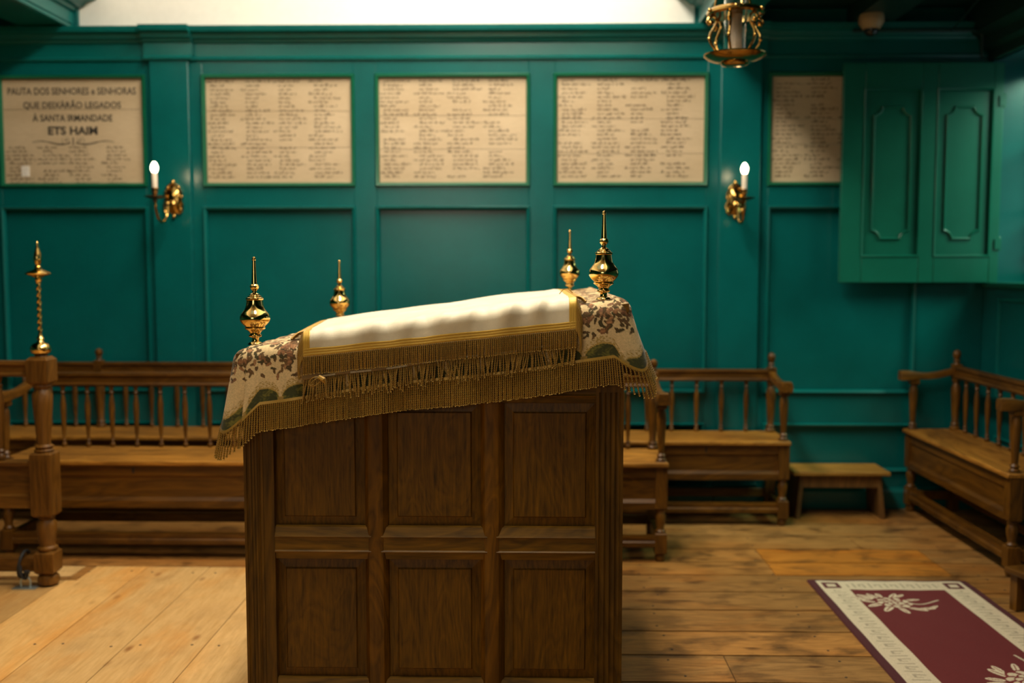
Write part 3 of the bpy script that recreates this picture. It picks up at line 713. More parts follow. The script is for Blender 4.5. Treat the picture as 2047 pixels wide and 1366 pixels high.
def spray(cx, cy, rot, sc):
    def P_(x, y): c, s = math.cos(rot), math.sin(rot); return cx+sc*(x*c-y*s), cy+sc*(x*s+y*c)
    for i, (x, y, l, w_, a) in enumerate([(-.13,.02,.045,.014,.3),(-.12,.055,.04,.012,-.3),(-.09,.07,.035,.012,-.9),(-.16,.03,.03,.009,.1),(-.06,.085,.03,.011,-1.2),(.0,.09,.04,.012,1.2),(.03,.10,.03,.009,.9),
                          (-.08,-.05,.045,.014,.7),(-.03,-.085,.05,.014,1.2),(.03,-.09,.045,.012,-1.1),(.09,-.06,.045,.012,-.3),(.13,-.045,.04,.010,.3),(.16,-.02,.03,.008,.9),(-.11,-.01,.03,.010,-.2),(.08,.06,.035,.010,.4)]):
        px, py = P_(x, y); petal(px, py, l*sc, w_*sc*1.15, a+rot, creamc, 1)
    for ring, (r0, k, pr) in enumerate(((.052, 9, .024), (.026, 6, .018), (0, 1, .014))):
        for j in range(k):
            an = 2*PI*j/k+ring; px, py = P_(r0*math.cos(an), r0*math.sin(an)*.85); petal(px, py, pr*sc*1.25, pr*sc*1.25, 0, maroon*1.3); petal(px, py, pr*sc, pr*sc*.8, an+rot, creamc*.95)
    for u in np.linspace(0, 1, 40):
        px, py = P_(.06+.13*u, .02-.02*math.sin(u*4)+.05*u*u); petal(px, py, .005*sc, .005*sc, 0, creamc*.8)
spray(1.615, 4.375, -.25, 1.0); spray(1.80, 3.54, .9, 1.15); spray(1.60, 2.98, 2.9, 1.0)
Z = .009+.0012*np.sin(X*31)*np.sin(Y*17); Z[0, :] = Z[-1, :] = .001; Z[:, 0] = Z[:, -1] = .001
def grid_mesh(name, Xg, Yg, Zg, Cg, mat, parent=None, base=(0,0,0)):
    h, w_ = Xg.shape; vs = np.stack([Xg-base[0], Yg-base[1], Zg-base[2]], -1).reshape(-1, 3)
    i = np.arange((h-1)*(w_-1)); r = i//(w_-1); c = i % (w_-1); a = r*w_+c
    fs = np.stack([a, a+1, a+w_+1, a+w_], -1)
    me = bpy.data.meshes.new(name); me.vertices.add(len(vs)); me.vertices.foreach_set('co', vs.ravel())
    me.loops.add(fs.size); me.loops.foreach_set('vertex_index', fs.ravel().astype(np.int32)); me.polygons.add(len(fs))
    me.polygons.foreach_set('loop_start', (np.arange(len(fs))*4).astype(np.int32)); me.polygons.foreach_set('loop_total', np.full(len(fs), 4, np.int32))
    me.polygons.foreach_set('use_smooth', np.ones(len(fs), bool)); me.update(calc_edges=True)
    if Cg is not None:
        ca = me.color_attributes.new('col', 'FLOAT_COLOR', 'POINT'); cc = np.concatenate([Cg.reshape(-1, 3), np.ones((len(vs), 1))], 1); ca.data.foreach_set('color', cc.ravel().astype(np.float32))
    me.materials.append(mat); o = bpy.data.objects.new(name, me); COL.objects.link(o)
    if parent: o.parent = parent
    return o
o = grid_mesh('rug', X, Y, Z, C, M['rugmat']); tag(o, 'maroon rug with cream key border and flower sprays on the right floor', 'rug')

# ================================================================== LECTERN
LX0, LX1, LY0, LY1 = -.857, .267, 2.90, 4.42
def ztop(x): return 1.262+.1295*(x+.836)
t = lect = thing('lectern', 'large dark oak lectern with six fielded front panels and sloping draped top', 'lectern', ((LX0+LX1)/2, (LY0+LY1)/2, 0))
dp = .022                                             # depth of the panels behind the frame face
def fluted(mb, x0, x1, z0, z1, y, k, gw=.007, gd=.0045):
    pts = [(x0, y+.05), (x0, y)]; step = (x1-x0-.02)/k
    for i in range(k):
        c = x0+.010+step*(i+.5)
        for j in range(7):
            an = PI*j/6; pts.append((c-gw*math.cos(an), y+gd*math.sin(an)))
    pts += [(x1, y), (x1, y+.05)]; mb.prism(pts, 'z', z0, z1)
zt = lambda x: ztop(x)-.035
m = MB(); fluted(m, LX0, -.800, .16, 1.10, LY0, 4); m.box(LX0, -.800, LY0, LY0+.05, 1.10, zt(LX0)); m.box(-.800, -.768, LY0+.003, LY0+.05, .16, zt(-.8)); m.build('fluted_stile', M['oak'], t, True, smooth=30)
m = MB(); fluted(m, .186, LX1, .16, 1.135, LY0, 4, .0085, .006); m.box(.186, LX1, LY0, LY0+.05, 1.135, zt(.186)); m.build('fluted_stile', M['oak'], t, True, smooth=30)
for (f0, f1, e0, e1) in ((-.483, -.448, -.500, -.430), (-.137, -.104, -.154, -.084)):
    m = MB(); m.prism([(e0, LY0+dp+.002), (e0+.004, LY0+dp*.7), (f0-.004, LY0+.003), (f0, LY0+.002), (f1, LY0+.002), (f1+.004, LY0+.003), (e1-.004, LY0+dp*.7), (e1, LY0+dp+.002)], 'z', .20, zt(f0)); m.build('muntin', M['oak2'], t, True, smooth=20)
OPEN = ((-.768, -.500), (-.430, -.154), (-.084, .186))
RB = ((-.768, -.480), (-.450, -.134), (-.107, .186))
for (a, b) in RB:
    for (z0, z1, za, zb) in ((.627, .730, .655, .700), (1.100, 1.195, 1.125, 1.17), (.16, .264, .20, .236)):
        m = MB(); m.prism([(LY0+dp+.004, z0), (LY0+dp*.55, z0+.003), (LY0+.008, za-.006), (LY0+.003, za-.004), (LY0, za), (LY0+.004, za+.004), (LY0+.004, zb-.004), (LY0, zb), (LY0+.004, zb+.006), (LY0+dp*.6, z1-.003), (LY0+dp+.004, z1)], 'x', a, b)
        m.build('rail', M['oakx'], t, True, smooth=20)
for (a, b) in OPEN:
    for (z0, z1) in ((.730, 1.100), (.264, .627)):
        m = MB(); y = LY0+dp; i1, i2 = .026, .030
        L0 = [(a, y+.006, z0), (b, y+.006, z0), (b, y+.006, z1), (a, y+.006, z1)]
        L1 = [(a+i1, y+.002, z0+i1), (b-i1, y+.002, z0+i1), (b-i1, y+.002, z1-i1), (a+i1, y+.002, z1-i1)]
        L2 = [(a+i2, y-.004, z0+i2), (b-i2, y-.004, z0+i2), (b-i2, y-.004, z1-i2), (a+i2, y-.004, z1-i2)]
        vs = L0+L1+L2; fs = [(8,9,10,11)]
        for q in (0, 4):
            for j in range(4): fs.append((q+j, q+(j+1)%4, q+4+(j+1)%4, q+4+j))
        m.add(vs, fs); m.build('fielded_panel', M['oakp'], t, True, smooth=0)
m = MB(); m.add([(x, y, z) for y in (LY0+.035, LY1) for x, z in ((LX0, .1), (LX1, .1), (LX1, ztop(LX1)-.035), (LX0, ztop(LX0)-.035))], [(0,1,2,3),(7,6,5,4),(0,4,5,1),(1,5,6,2),(2,6,7,3),(3,7,4,0)])
m.build('carcass', M['oak'], t, True)
m = MB(); m.box(LX0-.02, LX1+.02, LY0-.02, LY1+.02, 0, .13); m.box(LX0-.01, LX1+.01, LY0-.01, LY1+.01, .13, .16); m.build('plinth', M['oakx'], t, True, bevel=.006)
m = MB(); e = .012
m.add([(x, y, ztop(x)+dz) for dz in (-.036, -.010) for x, y in ((LX0-e, LY0-e), (LX1+e, LY0-e), (LX1+e, LY1+e), (LX0-e, LY1+e))], [(0,3,2,1),(4,5,6,7),(0,1,5,4),(1,2,6,5),(2,3,7,6),(3,0,4,7)])
m.build('sloping_top', M['oakx'], t, True)

# ---- brass finials standing on the corners
FP = [(95,0),(92,10),(75,30),(48,38),(42,60),(45,88),(74,98),(82,112),(76,126),(60,138),(68,150),(76,162),(88,176),(104,186),(124,198),(128,210),(118,222),(132,240),(150,256),(170,280),(184,305),(188,330),(184,358),(172,385),(150,412),(130,438),(116,465),(108,500),(102,540),(99,560),(108,566),(110,580),(106,590),(88,598),(84,612),(66,618),(60,634),(44,642),(30,652),(26,676),(36,690),(50,706),(56,722),(56,738),(48,752),(38,760),(36,772),(34,800),(28,900),(23,1000),(21,1060),(25,1066),(26,1075),(23,1084),(21,1090),(14,1102),(1e-2,1106)]
fin = None
for (x, y, lab) in ((-.838, 2.985, 'large brass vase finial at the near left corner of the lectern'), (.212, 2.985, 'large brass vase finial at the near right corner of the lectern, highest of four'),
                    (-.842, 4.33, 'brass vase finial at the far left corner of the lectern'), (.160, 4.33, 'brass vase finial at the far right corner of the lectern, just left of the tallest')):
    if fin is None:
        fin = thing('brass_finial', lab, 'finial', (x, y, ztop(x)+.006), 0, 'brass finials on the lectern corners')
        s = .265/1106
        m = MB(); m.lathe([(r*s, h*s) for r, h in FP if h <= 676], 0, 0, 0, 40); m.build('vase', M['brass'], fin, smooth=25)
        m = MB(); m.lathe([(r*s, h*s) for r, h in FP if h >= 676], 0, 0, 0, 32); m.build('spire', M['brass'], fin, smooth=25)
    else:
        c = copy_tree(fin); c.location = (x, y, ztop(x)+.006); c['label'] = lab

# ================================================================== CLOTHS
# edge of the table followed by the floral cover: rounded rectangle walked counter-clockwise from the front
ex0, ex1, ey0, ey1, er = LX0-.026, LX1+.018, LY0-.020, LY1+.016, .05
def perimeter(step):
    pts = []
    def line(p, q):
        d = math.dist(p, q); n_ = max(1, int(d/step))
        for i in range(n_): u = i/n_; pts.append((p[0]+(q[0]-p[0])*u, p[1]+(q[1]-p[1])*u))
    def arc_(cx, cy, a0):
        n_ = max(3, int(er*PI/2/step))
        for i in range(n_): an = a0+PI/2*i/n_; pts.append((cx+er*math.cos(an), cy+er*math.sin(an)))
    line((ex0+er, ey0), (ex1-er, ey0)); arc_(ex1-er, ey0+er, -PI/2)
    line((ex1, ey0+er), (ex1, ey1-er)); arc_(ex1-er, ey1-er, 0)
    line((ex1-er, ey1), (ex0+er, ey1)); arc_(ex0+er, ey1-er, PI/2)
    line((ex0, ey1-er), (ex0, ey0+er)); arc_(ex0+er, ey0+er, PI)
    return np.array(pts)
def edge_data(step):
    p = perimeter(step); nx_ = np.roll(p, -1, 0)-np.roll(p, 1, 0); nx_ /= np.linalg.norm(nx_, axis=1)[:, None]
    nrm = np.stack([nx_[:, 1], -nx_[:, 0]], 1); d = np.linalg.norm(np.roll(p, -1, 0)-p, axis=1); s = np.concatenate([[0], np.cumsum(d)[:-1]])
    return p, nrm, s, d.sum()
def corner_w(p):          # closeness to the corners, with a little character for each
    w = np.zeros(len(p)); flare = np.zeros((len(p), 2))
    for (cx, cy, k, rad) in ((ex0, ey0, .115, .090), (ex1, ey0, .078, .060), (ex1, ey1, .075, .13), (ex0, ey1, .075, .13)):
        d = np.hypot(p[:, 0]-cx, p[:, 1]-cy); w += k*np.clip(1-d/rad, 0, 1)**1.15
    for (cx, cy, fx, fy, rad) in ((ex0, ey0+.02, -.026, -.012, .12), (ex1, ey0+.11, .070, .0, .19), (ex1, ey0, .020, -.004, .05), (ex1, ey1, .03, .02, .13), (ex0, ey1, -.03, .02, .13)):
        d = np.hypot(p[:, 0]-cx, p[:, 1]-cy); g = np.clip(1-d/rad, 0, 1); g = g*g*(3-2*g); flare += g[:, None]*np.array((fx, fy))[None]
    return w, flare
RR = .042
def drape(p, nrm, s, T):
    # T: (n,) distance travelled over the edge, 0 at the edge of the flat top; returns xyz
    w, flare = corner_w(p); a = np.clip(T/(RR*PI/2), 0, 1)*PI/2; down = np.maximum(0, T-RR*PI/2)
    out = RR*np.sin(a)-RR; dz = RR*(1-np.cos(a))
    wave = .0045*np.sin(s*23)+.0035*np.sin(s*51+1)
    k = np.clip(down/.2, 0, 1.4)
    o_ = out+.004+k*(.006+wave)
    x = p[:, 0]+nrm[:, 0]*o_+flare[:, 0]*(k**1.0); y = p[:, 1]+nrm[:, 1]*o_+flare[:, 1]*k
    zt_ = ztop(np.clip(p[:, 0], ex0, ex1)); bulge = 0
    z = zt_-dz-down*.985
    inner = np.minimum(T, 0)
    x += nrm[:, 0]*inner; y += nrm[:, 1]*inner; z = z+np.where(T < 0, (ztop(x)-zt_), 0)
    return x, y, z
def cover_len(p, s):
    w, _ = corner_w(p); return .197+w+.004*np.sin(s*9+1)
# --- pattern of the floral cover, in (s, t) measured along and down from the table edge
def pattern(S, T, Lh, seed=3):
    r = np.random.default_rng(seed); h, w_ = S.shape
    ground = np.array([.72, .53, .27]); Cc = np.tile(ground, (h, w_, 1)); d = Lh-T          # d: distance above the hem
    n1 = np.sin(S*310+np.sin(T*270)*2)*np.sin(T*330+np.sin(S*210)*2)
    smin, smax = S.min(), S.max(); tmin = T.min()
    def ell(cs, ct, a, b, ang, col):
        i0, i1 = np.searchsorted(S[0], [cs-a*1.2, cs+a*1.2])
        if i1 <= i0: return
        s_ = S[:, i0:i1]-cs; t_ = T[:, i0:i1]-ct; c, q = math.cos(ang), math.sin(ang)
        u = s_*c+t_*q; v = -s_*q+t_*c; k = (u/a)**2+(v/b)**2*np.clip(1+.5*u/a, .3, 2)
        sub = Cc[:, i0:i1]; sub[k < 1] = col
        sub[(k < .55) & (np.abs(v) < b*.2)] = np.array(col)*1.6
    gold = np.array([.42, .27, .065]); browns = [(.070, .040, .008), (.095, .050, .012), (.050, .038, .008), (.13, .065, .018)]; roses = [(.25, .11, .040), (.32, .16, .065), (.19, .085, .035)]
    # leaf and flower sprays
    for cs in np.arange(smin, smax, .118):
        for row in range(int((.10-tmin)/.095)+1):
            ct = .050-row*.098+r.uniform(-.012, .012); c0 = cs+(.06 if row % 2 else 0)+r.uniform(-.02, .02)
            for arm_ in range(5):
                an = arm_*2*PI/5+r.uniform(-.3, .3); 
                for q in range(4):
                    rr = .017+.0150*q; px = c0+rr*1.25*math.cos(an+.12*q); py = ct+rr*.85*math.sin(an+.12*q)
                    for sd in (-1, 1): ell(px+.008*sd*math.sin(an), py+.008*sd*math.cos(an), r.uniform(.0075, .0115), r.uniform(.0036, .0054), an+sd*.8, browns[r.integers(4)])
                    if q == 3 or r.random() < .25: ell(px, py, .009, .008, 0, roses[r.integers(3)])
            for q in range(8): ell(c0+r.normal(0, .012), ct+r.normal(0, .008), r.uniform(.006, .010), r.uniform(.005, .008), r.uniform(0, 3), roses[r.integers(3)] if r.random() < .7 else browns[r.integers(4)])
    for cs in np.arange(smin, smax, .0235):
        for ct in np.arange(tmin, .118, .0175):
            if r.random() < .72:
                a_ = cs+r.uniform(-.010, .010); b_ = ct+r.uniform(-.008, .008); an = r.uniform(0, PI); ell(a_, b_, r.uniform(.007, .012), r.uniform(.0034, .0056), an, browns[r.integers(4)] if r.random() < .74 else roses[r.integers(3)])
                if r.random() < .5: ell(a_+.009*math.cos(an+1), b_+.009*math.sin(an+1), r.uniform(.006, .009), .0036, an+1.1, browns[r.integers(4)])
    # gold scroll band, scallops of green velvet, hem braid
    per = .098; ph = ((S-smin)/per) % 1*2-1; sc_ = .036*np.sqrt(np.clip(1-(ph/.92)**2, 0, 1))+.014
    lace = (d < sc_+.022) & (d >= sc_); 
    sw = np.sin(S*420+np.sin(d*500)*1.5)*np.sin(d*520+np.cos(S*300))
    Cc[lace & (sw > .15)] = gold*.95; Cc[lace & (sw <= .15)] = ground*.92
    Cc[(d < sc_+.004) & (d >= sc_-.001)] = gold*1.1
    green = d < sc_-.001; vel = np.sin(S*97+2*np.sin(T*83))*np.sin(T*111+S*37)+.6*n1
    gcol = np.array([.045, .048, .007])[None]*(1+.0*vel[green][:, None])+np.array([.12, .10, .012])[None]*np.clip(vel[green], 0, 1)[:, None]
    Cc[green] = gcol
    mid = (d < .02) & (np.abs(np.abs(ph)-1) < .18); Cc[mid] = gold*.9
    Cc[d < .011] = gold*1.0
    Cc *= (1+.10*n1)[..., None]
    return Cc
P_, NR, S_, TOT = edge_data(.0018)
cl = thing('floral_cover', 'floral tapestry cover with green scallops and long gold fringe over the lectern top', 'cloth', (0, LY0, 1.30))
# skirt with a strip of the top
Lh = cover_len(P_, S_); nT = 145; rows = []; Tin = -.11
us = np.linspace(0, 1, nT); Xs, Ys, Zs, Ts = [], [], [], []
for u in us:
    T = Tin+(Lh-Tin)*u; x, y, z = drape(P_, NR, S_, T); Xs.append(x); Ys.append(y); Zs.append(z+.004+.0015*np.sin(S_*40)*(T < 0)); Ts.append(T)
Xs, Ys, Zs, Ts = [np.array(q) for q in (Xs, Ys, Zs, Ts)]; SS = np.tile(S_, (nT, 1)); LL = np.tile(Lh, (nT, 1))
cc = pattern(SS, Ts, LL)
cls = lambda A: np.concatenate([A, A[:, :1]], 1)
skirt = grid_mesh('cover_skirt', cls(Xs), cls(Ys), cls(Zs), np.concatenate([cc, cc[:, :1]], 1), M['tapestry'], cl, (0, LY0, 1.30))
sol = skirt.modifiers.new('t', 'SOLIDIFY'); sol.thickness = .002; sol.offset = -1
# centre of the top
gx = np.linspace(ex0+.10, ex1-.10, 120); gy = np.linspace(ey0+.10, ey1-.10, 160); X, Y = np.meshgrid(gx, gy)
cc = pattern(X, Y, np.full_like(X, 99.))
def rumple(X, Y): return .0035*np.sin(X*14+3*np.sin(Y*5))+.004*np.sin(Y*11+X*6)
grid_mesh('cover_top', X, Y, ztop(X)+.0045+np.abs(rumple(X, Y))*.5, cc, M['tapestry'], cl, (0, LY0, 1.30))
# --- cords
def cords(name, A, B, mat, parent, base, r=.0019, seg_len=.0011, sag=None, n=6, rv=0):
    verts = []; faces = []; off = 0; th = np.arange(n)*2*PI/n
    for i in range(len(A)):
        a = np.array(A[i]); b = np.array(B[i]); ln = np.linalg.norm(b-a); k = max(4, int(ln/seg_len)); u = np.linspace(0, 1, k+1)
        c = a[None]+(b-a)[None]*u[:, None]
        if sag is not None: c = c+np.array(sag[i])[None]*(np.sin(u*PI))[:, None]
        d = (b-a)/ln; ux = np.cross(d, [0, 1, 0]); 
        if np.linalg.norm(ux) < .2: ux = np.cross(d, [1, 0, 0])
        ux /= np.linalg.norm(ux); uy = np.cross(d, ux)
        phi = rng.uniform(0, PI)*0+u*ln/.0066*PI
        rr = r*(1+(rng.uniform(-rv, rv) if rv else 0))*(.88+.42*np.cos(2*(th[None]-phi[:, None])))
        rr = rr*(1+.5*(u[:, None] > .975)); ring = c[:, None, :]+ux*(np.cos(th)[None, :, None]*rr[..., None])+uy*(np.sin(th)[None, :, None]*rr[..., None])
        verts.append(ring.reshape(-1, 3)-np.array(base)); j = np.arange(k)[:, None]*n; q = np.arange(n)[None]
        f = np.stack([j+q, j+(q+1) % n, j+n+(q+1) % n, j+n+q], -1).reshape(-1, 4)+off; faces.append(f); off += (k+1)*n
    vs = np.concatenate(verts); fs = np.concatenate(faces).astype(np.int32)
    me = bpy.data.meshes.new(name); me.vertices.add(len(vs)); me.vertices.foreach_set('co', vs.ravel()); me.loops.add(fs.size); me.loops.foreach_set('vertex_index', fs.ravel())
    me.polygons.add(len(fs)); me.polygons.foreach_set('loop_start', (np.arange(len(fs))*4).astype(np.int32)); me.polygons.foreach_set('loop_total', np.full(len(fs), 4, np.int32))
    me.polygons.foreach_set('use_smooth', np.ones(len(fs), bool)); me.update(calc_edges=True); me.materials.append(mat)
    o = bpy.data.objects.new(name, me); COL.objects.link(o); o.parent = parent; return o
Pc, Nc, Sc_, _ = edge_data(.0058); Lc = cover_len(Pc, Sc_)
ax, ay, az = drape(Pc, Nc, Sc_, Lc-.006); bx, by, bz_ = drape(Pc, Nc, Sc_, Lc-.006+.082)
front = Pc[:, 1] < LY0+.35
off_ = .0035
A = np.stack([ax+Nc[:, 0]*off_, ay+Nc[:, 1]*off_, az+.004], 1); B = np.stack([bx+Nc[:, 0]*off_*1.2, by+Nc[:, 1]*off_*1.2, bz_+.004], 1)
B[:, 0] += rng.normal(0, .0007, len(B)); B[:, 2] += rng.normal(0, .0012, len(B)); 
cords('fringe', A[front], B[front], M['gold_cord'], cl, (0, LY0, 1.30), r=.0027)
back = ~front; cords('fringe', A[back][::1], B[back][::1], M['gold_cord'], cl, (0, LY0, 1.30), r=.0029, seg_len=.006, n=4)
# a backing web so the fringe reads dense, and the hem braid
def ribbon(name, fa, fb, mat, parent, base):
    h = np.stack([fa, fb]); return grid_mesh(name, h[..., 0], h[..., 1], h[..., 2], None, mat, parent, base)
hx, hy, hz = drape(Pc, Nc, Sc_, Lc-.012)
Ha = np.stack([hx+Nc[:, 0]*.0045, hy+Nc[:, 1]*.0045, hz+.004], 1); Hb = np.stack([ax+Nc[:, 0]*.0055, ay+Nc[:, 1]*.0055, az+.002], 1)
ribbon('hem_braid', np.vstack([Ha, Ha[:1]]), np.vstack([Hb, Hb[:1]]), M['gold_cord'], cl, (0, LY0, 1.30))

# --- surface for the cloths that hang over the front edge only: u across (x), q backwards from the edge (negative: hanging)
def over_front(x, q, lift, amp=1.0):
    # q > 0: distance back on the top; q < 0: distance down over the front
    R_ = .030; y_e = ey0-.012-lift; zt_ = ztop(x)+.012+lift
    q = np.asarray(q, float); x = np.asarray(x, float)
    a = np.clip(-q/(R_*PI/2)+.45, 0, 1)*PI/2
    y = np.where(q > R_*PI/2*.45, y_e+R_+(q-R_*PI/2*.45), y_e+R_-R_*np.sin(a))
    down = np.maximum(0, -q-R_*PI/2*.55)
    z = zt_-R_*(1-np.cos(a))-down
    return x, y, z
def hemq(x, l, r_): u = (x+.665)/.80; return -(l+(r_-l)*u)
# underlayer: old brown silk with pale hem tape and ragged fringe
ul = thing('worn_undercloth', 'frayed brown silk undercloth with pale hem tape and ragged fringe below the cream cloth', 'cloth', (-.27, LY0, 1.28))
xa = np.linspace(-.668, .128, 260); Q = np.linspace(0, 1, 60)
hem = hemq(xa, .126, .120)+.002*np.sin(xa*19)
XX = np.tile(xa, (60, 1)); QQ = .25+(hem[None]-.25)*Q[:, None]
x, y, z = over_front(XX, QQ, .008); y = y+.002*np.sin(XX*60)*(QQ < -.02)
o = grid_mesh('silk', x, y, z, None, M['old_silk'], ul, (-.27, LY0, 1.28)); sol = o.modifiers.new('t', 'SOLIDIFY'); sol.thickness = .001
x1_, y1_, z1_ = over_front(xa, hem+.004, .0095); x2_, y2_, z2_ = over_front(xa, hem-.001, .0095)
ribbon('hem_tape', np.stack([x1_, y1_, z1_], 1), np.stack([x2_, y2_, z2_], 1), M['tape'], ul, (-.27, LY0, 1.28))
A = []; B = []; G_ = []
xc = -.664
while xc < .126:
    if random.random() > .06:
        hq = float(hemq(xc, .126, .120)); p = over_front(xc, hq+.004, .0035); ln = random.gauss(.062, .005)*(1.0); sw = .003*math.sin(xc*70)+random.gauss(0, .0025)
        if xc > -.1: sw += .006*math.sin(xc*33)
        a = np.array([float(q) for q in p]); A.append(a); B.append(a+np.array([sw*1.6, -random.uniform(0, .007), -ln])); G_.append((random.gauss(0, .0012), -.002, 0))
    xc += .0054 if random.random() > .06 else .009
cords('ragged_fringe', A, B, M['gold_cord2'], ul, (-.27, LY0, 1.28), r=.0024, sag=G_, rv=.12)
m = MB()                                                                        # loose curled thread at the left end
pts = [(-.625+.020*math.cos(a*.9)*(1-a/30), LY0-.065-.002*a/6, 1.172+.015*math.sin(a)*(1-a/30)) for a in [i*.3 for i in range(40)]]
m.tube(pts, .0011, 6); m.tube([(-.615, LY0-.060, 1.185), (-.60, LY0-.066, 1.178), (-.595, LY0-.064, 1.168)], [.007, .008, .003], 8); m.build('loose_thread', M['gold_cord2'], ul, True)
# cream cloth
cr = thing('cream_cloth', 'cream silk cloth with gold braid border and short gold fringe on the lectern top', 'cloth', (-.27, LY0, 1.32))
NX, NQ = 300, 220
def cream_pt(u, v, lift=.014):
    # u 0..1 left to right, v 0..1 from the far edge to the front hem
    u = np.asarray(u, float); v = np.asarray(v, float); Qb = 1.03
    hemv = -(.066+.020*u); q = Qb+(hemv-Qb)*v
    xl = -.663-.15*np.clip(q/1.0, 0, 1)**.9; xr_ = .125-.005*np.clip(q, 0, 1); x = xl+(xr_-xl)*u
    xx, y, z = over_front(x, q, lift)
    fold = np.exp(-((q+.005)/.045)**2)
    wr = (.0030*np.sin(x*21+2.2*np.sin(x*9+1)+1)+.0040*np.sin(x*47+1.3*np.sin(x*17)))*fold
    for c_, w_, h_ in ((-.61, .020, .009), (-.555, .016, .006), (-.463, .026, .011), (-.40, .014, .005), (-.341, .022, .010), (-.26, .018, .006), (-.18, .030, .013), (-.125, .014, .006), (-.06, .022, .011), (.02, .018, .010), (.075, .016, .007)):
        sp = w_*(1+np.clip(-q/.05, -.5, 1)*.8); kx = x-c_-.25*q
        wr = wr+h_*.5*np.maximum(0, 1-np.abs(kx)/sp/1.6)*np.exp(-((q-.012)/.05)**2)
    wr2 = (.0045*np.sin(x*11+q*9)+.003*np.sin(x*5-q*17+1))*np.clip(q/.15, 0, 1)
    edge_ = np.clip(np.minimum(u, 1-u)/.04, 0, 1)
    z = z+(wr*.7+np.abs(wr2)*.9+.006*np.clip(q/.1, 0, 1))*edge_; y = y-(wr+np.abs(wr)*.4)*(.9)*edge_
    corner = np.clip(1-(1-u)/.05, 0, 1)*np.clip(-q/.05, 0, 1); 
    return xx, y, z
U, V = np.meshgrid(np.linspace(0, 1, NX), 1-(1-np.linspace(0, 1, NQ))**1.7)
x, y, z = cream_pt(U, V); o = grid_mesh('silk', x, y, z, None, M['cream'], cr, (-.27, LY0, 1.32)); sol = o.modifiers.new('t', 'SOLIDIFY'); sol.thickness = .0015
bw = .022
def band(name, pa, pb, n_=5, rib=.0006, mat='gold_band'):
    gridx = [[], [], []]
    for i in range(n_):
        k = i/(n_-1); p_ = [a_+(b_-a_)*k for a_, b_ in zip(pa, pb)]; bulge = rib*math.sin(k*PI*3)**2*2
        for j in range(3): gridx[j].append(p_[j]-(bulge if j == 1 else 0)+(bulge if j == 2 else 0))
    return grid_mesh(name, *[np.array(g) for g in gridx], None, M[mat], cr, (-.27, LY0, 1.32))
uu = np.linspace(0, 1, 300); vfr = 1-bw/1.09
ga = cream_pt(uu, np.full(300, vfr), .0165); gb = cream_pt(uu, np.full(300, 1.0), .0165); band('gold_braid', ga, gb, 13)
vv = 1-(1-np.linspace(0, 1, 160))**1.7
for (u0, u1) in ((-.001, .026), (.974, 1.001)):
    ga = cream_pt(np.full(160, u0), vv, .0165); gb = cream_pt(np.full(160, u1), vv, .0165); band('gold_braid', ga, gb, 9)
# dark stitched line inside the braid
A = []; B = []; G_ = []
nc = 140
for i in range(nc):
    u = i/(nc-1); p = np.array([float(q) for q in cream_pt(u, 1.0, .0150)]); p[2] += .003
    A.append(p); B.append(p+np.array([random.gauss(0, .0010), random.gauss(.004, .001), -.056+random.gauss(0, .0012)])); G_.append((0, -.0015, 0))
cords('fringe', A, B, M['gold_cord2'], cr, (-.27, LY0, 1.32), r=.0025, sag=G_)
for side in (0, 1):
    A = []; B = []; G_ = []
    for v in 1-(1-np.linspace(.0, 1, 150))**1.5:
        p = np.array([float(q) for q in cream_pt(float(side), float(v), .015)]); sx_ = -1 if side == 0 else 1
        flat = p[1] > LY0+.03
        if flat:
            zz = ztop(p[0]+sx_*.030)+.008; e_ = np.array([p[0]+sx_*.030, p[1]-.034, zz+.003]); g = (0, 0, .006)
        else: e_ = p+np.array([sx_*.014, .004, -.062]); g = (sx_*.005, -.003, 0)
        A.append(p+np.array([0, 0, .001])); B.append(e_+np.array([random.gauss(0, .0015), random.gauss(0, .002), 0])); G_.append(g)
    cords('side_fringe', A, B, M['gold_cord2'], cr, (-.27, LY0, 1.32), r=.0023, sag=G_)
m = MB(); m.tube([(.128, LY0+.30, ztop(.12)+.033), (.112, LY0+.29, ztop(.11)+.048), (.096, LY0+.28, ztop(.1)+.046), (.085, LY0+.27, ztop(.08)+.036)], .0014, 6); m.build('loose_thread', M['gold_cord'], cr, True)

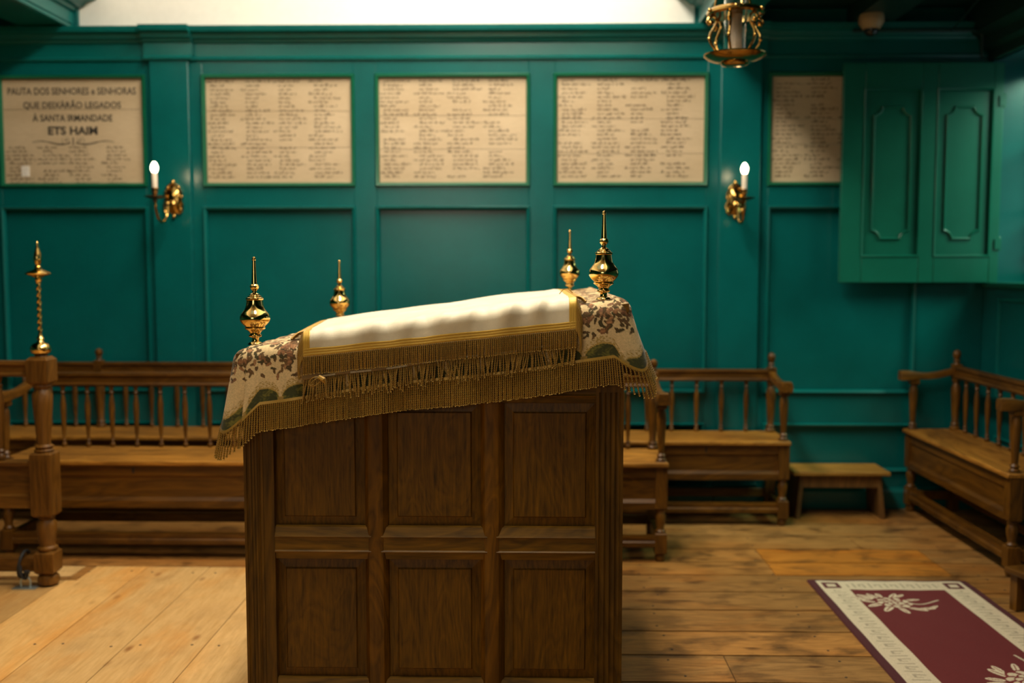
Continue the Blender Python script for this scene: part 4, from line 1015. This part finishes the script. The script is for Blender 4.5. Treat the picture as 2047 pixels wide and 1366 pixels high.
# ================================================================== HANGING LANTERN
t = thing('hanging_lantern', 'brass lantern with scrolled ribs and glass cylinder hanging at the upper right', 'lantern', (.905, 4.57, 2.40))
lx, ly = .905, 4.57
m = MB(); m.lathe([(1e-4, 2.398), (.035, 2.399), (.055, 2.404), (.062, 2.412), (.060, 2.418), (.085, 2.421), (.120, 2.434), (.138, 2.448), (.139, 2.453), (.120, 2.446), (.08, 2.437), (.02, 2.434)], lx, ly, 0, 44); m.build('bottom_dish', M['brass_old'], t, True)
m = MB(); m.lathe([(.060, 2.628), (.118, 2.622), (.128, 2.630), (.128, 2.640), (.118, 2.650), (.075, 2.655), (.058, 2.648)], lx, ly, 0, 44)
for k in range(6): an = PI*k/3+.35; m.sphere((lx+.130*math.cos(an), ly+.130*math.sin(an), 2.638), .009)
m.build('top_ring', M['brass_old'], t, True)
for k in range(6):
    an = PI*k/3+.1; c, s = math.cos(an), math.sin(an)
    rz_ = [(.062, 2.442), (.085, 2.468), (.108, 2.495), (.117, 2.520), (.112, 2.545), (.096, 2.570), (.086, 2.592), (.090, 2.612), (.104, 2.620), (.122, 2.610), (.128, 2.594), (.120, 2.582), (.110, 2.588)]
    m = MB(); m.tube([(lx+r*c, ly+r*s, z) for r, z in rz_], .0062, 9); m.sphere((lx+.112*c, ly+.112*s, 2.590), .011); m.sphere((lx+.117*c, ly+.117*s, 2.52), .009); m.build('scroll_rib', M['brass_old'], t, True)
m = MB(); m.lathe([(.034, 2.438), (.044, 2.452), (.050, 2.475), (.051, 2.60), (.050, 2.72), (.047, 2.72), (.048, 2.60), (.047, 2.476), (.041, 2.455), (.032, 2.442)], lx, ly, 0, 32); m.build('glass_cylinder', M['glass'], t, True)
m = MB(); m.lathe([(.020, 2.437), (.030, 2.445), (.031, 2.625), (.024, 2.640), (1e-4, 2.645)], lx, ly, 0, 24); m.build('lamp_tube', M['frost'], t, True)
m = MB()
for k in range(3):
    an = 2*PI*k/3+.6; m.tube([(lx+.10*math.cos(an), ly+.10*math.sin(an), 2.645), (lx+.085*math.cos(an), ly+.085*math.sin(an), 2.72), (lx+.02*math.cos(an), ly+.02*math.sin(an), 2.92)], .005, 8)
m.lathe([(.02, 2.90), (.07, 2.91), (.05, 2.94), (.02, 2.97), (.012, 3.0)], lx, ly, 0, 24); m.build('hanger', M['brass_old'], t, True)
m = MB(); m.tube([(lx, ly, 2.99), (lx, ly, 3.30)], .006, 8); m.build('suspension_rod', M['brass_old'], t, True)

# ================================================================== CEILING FITTINGS
t = thing('security_camera', 'cream dome security camera with smoked lens on the ceiling beam', 'camera', (2.03, 5.93, 2.965))
cx_, cy_ = 1.965, 5.95
m = MB(); m.lathe([(.066, 2.965), (.072, 2.95), (.072, 2.92), (.060, 2.90), (.050, 2.885), (.040, 2.882)], cx_, cy_, 0, 30); m.build('housing', M['dome'], t, True)
m = MB(); m.lathe([(.040, 2.886), (.040, 2.872), (.034, 2.855), (.020, 2.844), (1e-4, 2.840)], cx_, cy_, 0, 26); m.build('dome_lens', M['lens'], t, True)
t = thing('motion_sensor', 'small pale sensor box hanging from the ceiling at the upper right', 'sensor', (2.49, 5.62, 3.0))
m = MB(); m.box(2.425, 2.485, 5.62, 5.66, 2.975, 3.066); m.build('box_body', M['dome'], t, True, bevel=.004)
m = MB(); m.tube([(2.455, 5.66, 2.98), (2.47, 5.9, 2.93), (2.475, 6.07, 2.90)], .004, 8); m.build('cable', M['soffit'], t, True)
m = MB(); pts = [(1.9, 6.08, 2.905), (2.5, 6.08, 2.905)]+[(2.62+.045*math.sin(a), 6.08, 2.86+.045*math.cos(a)) for a in [i*PI/12 for i in range(7)]]+[(2.665, 6.08, 2.80), (2.665, 6.08, 2.748)]
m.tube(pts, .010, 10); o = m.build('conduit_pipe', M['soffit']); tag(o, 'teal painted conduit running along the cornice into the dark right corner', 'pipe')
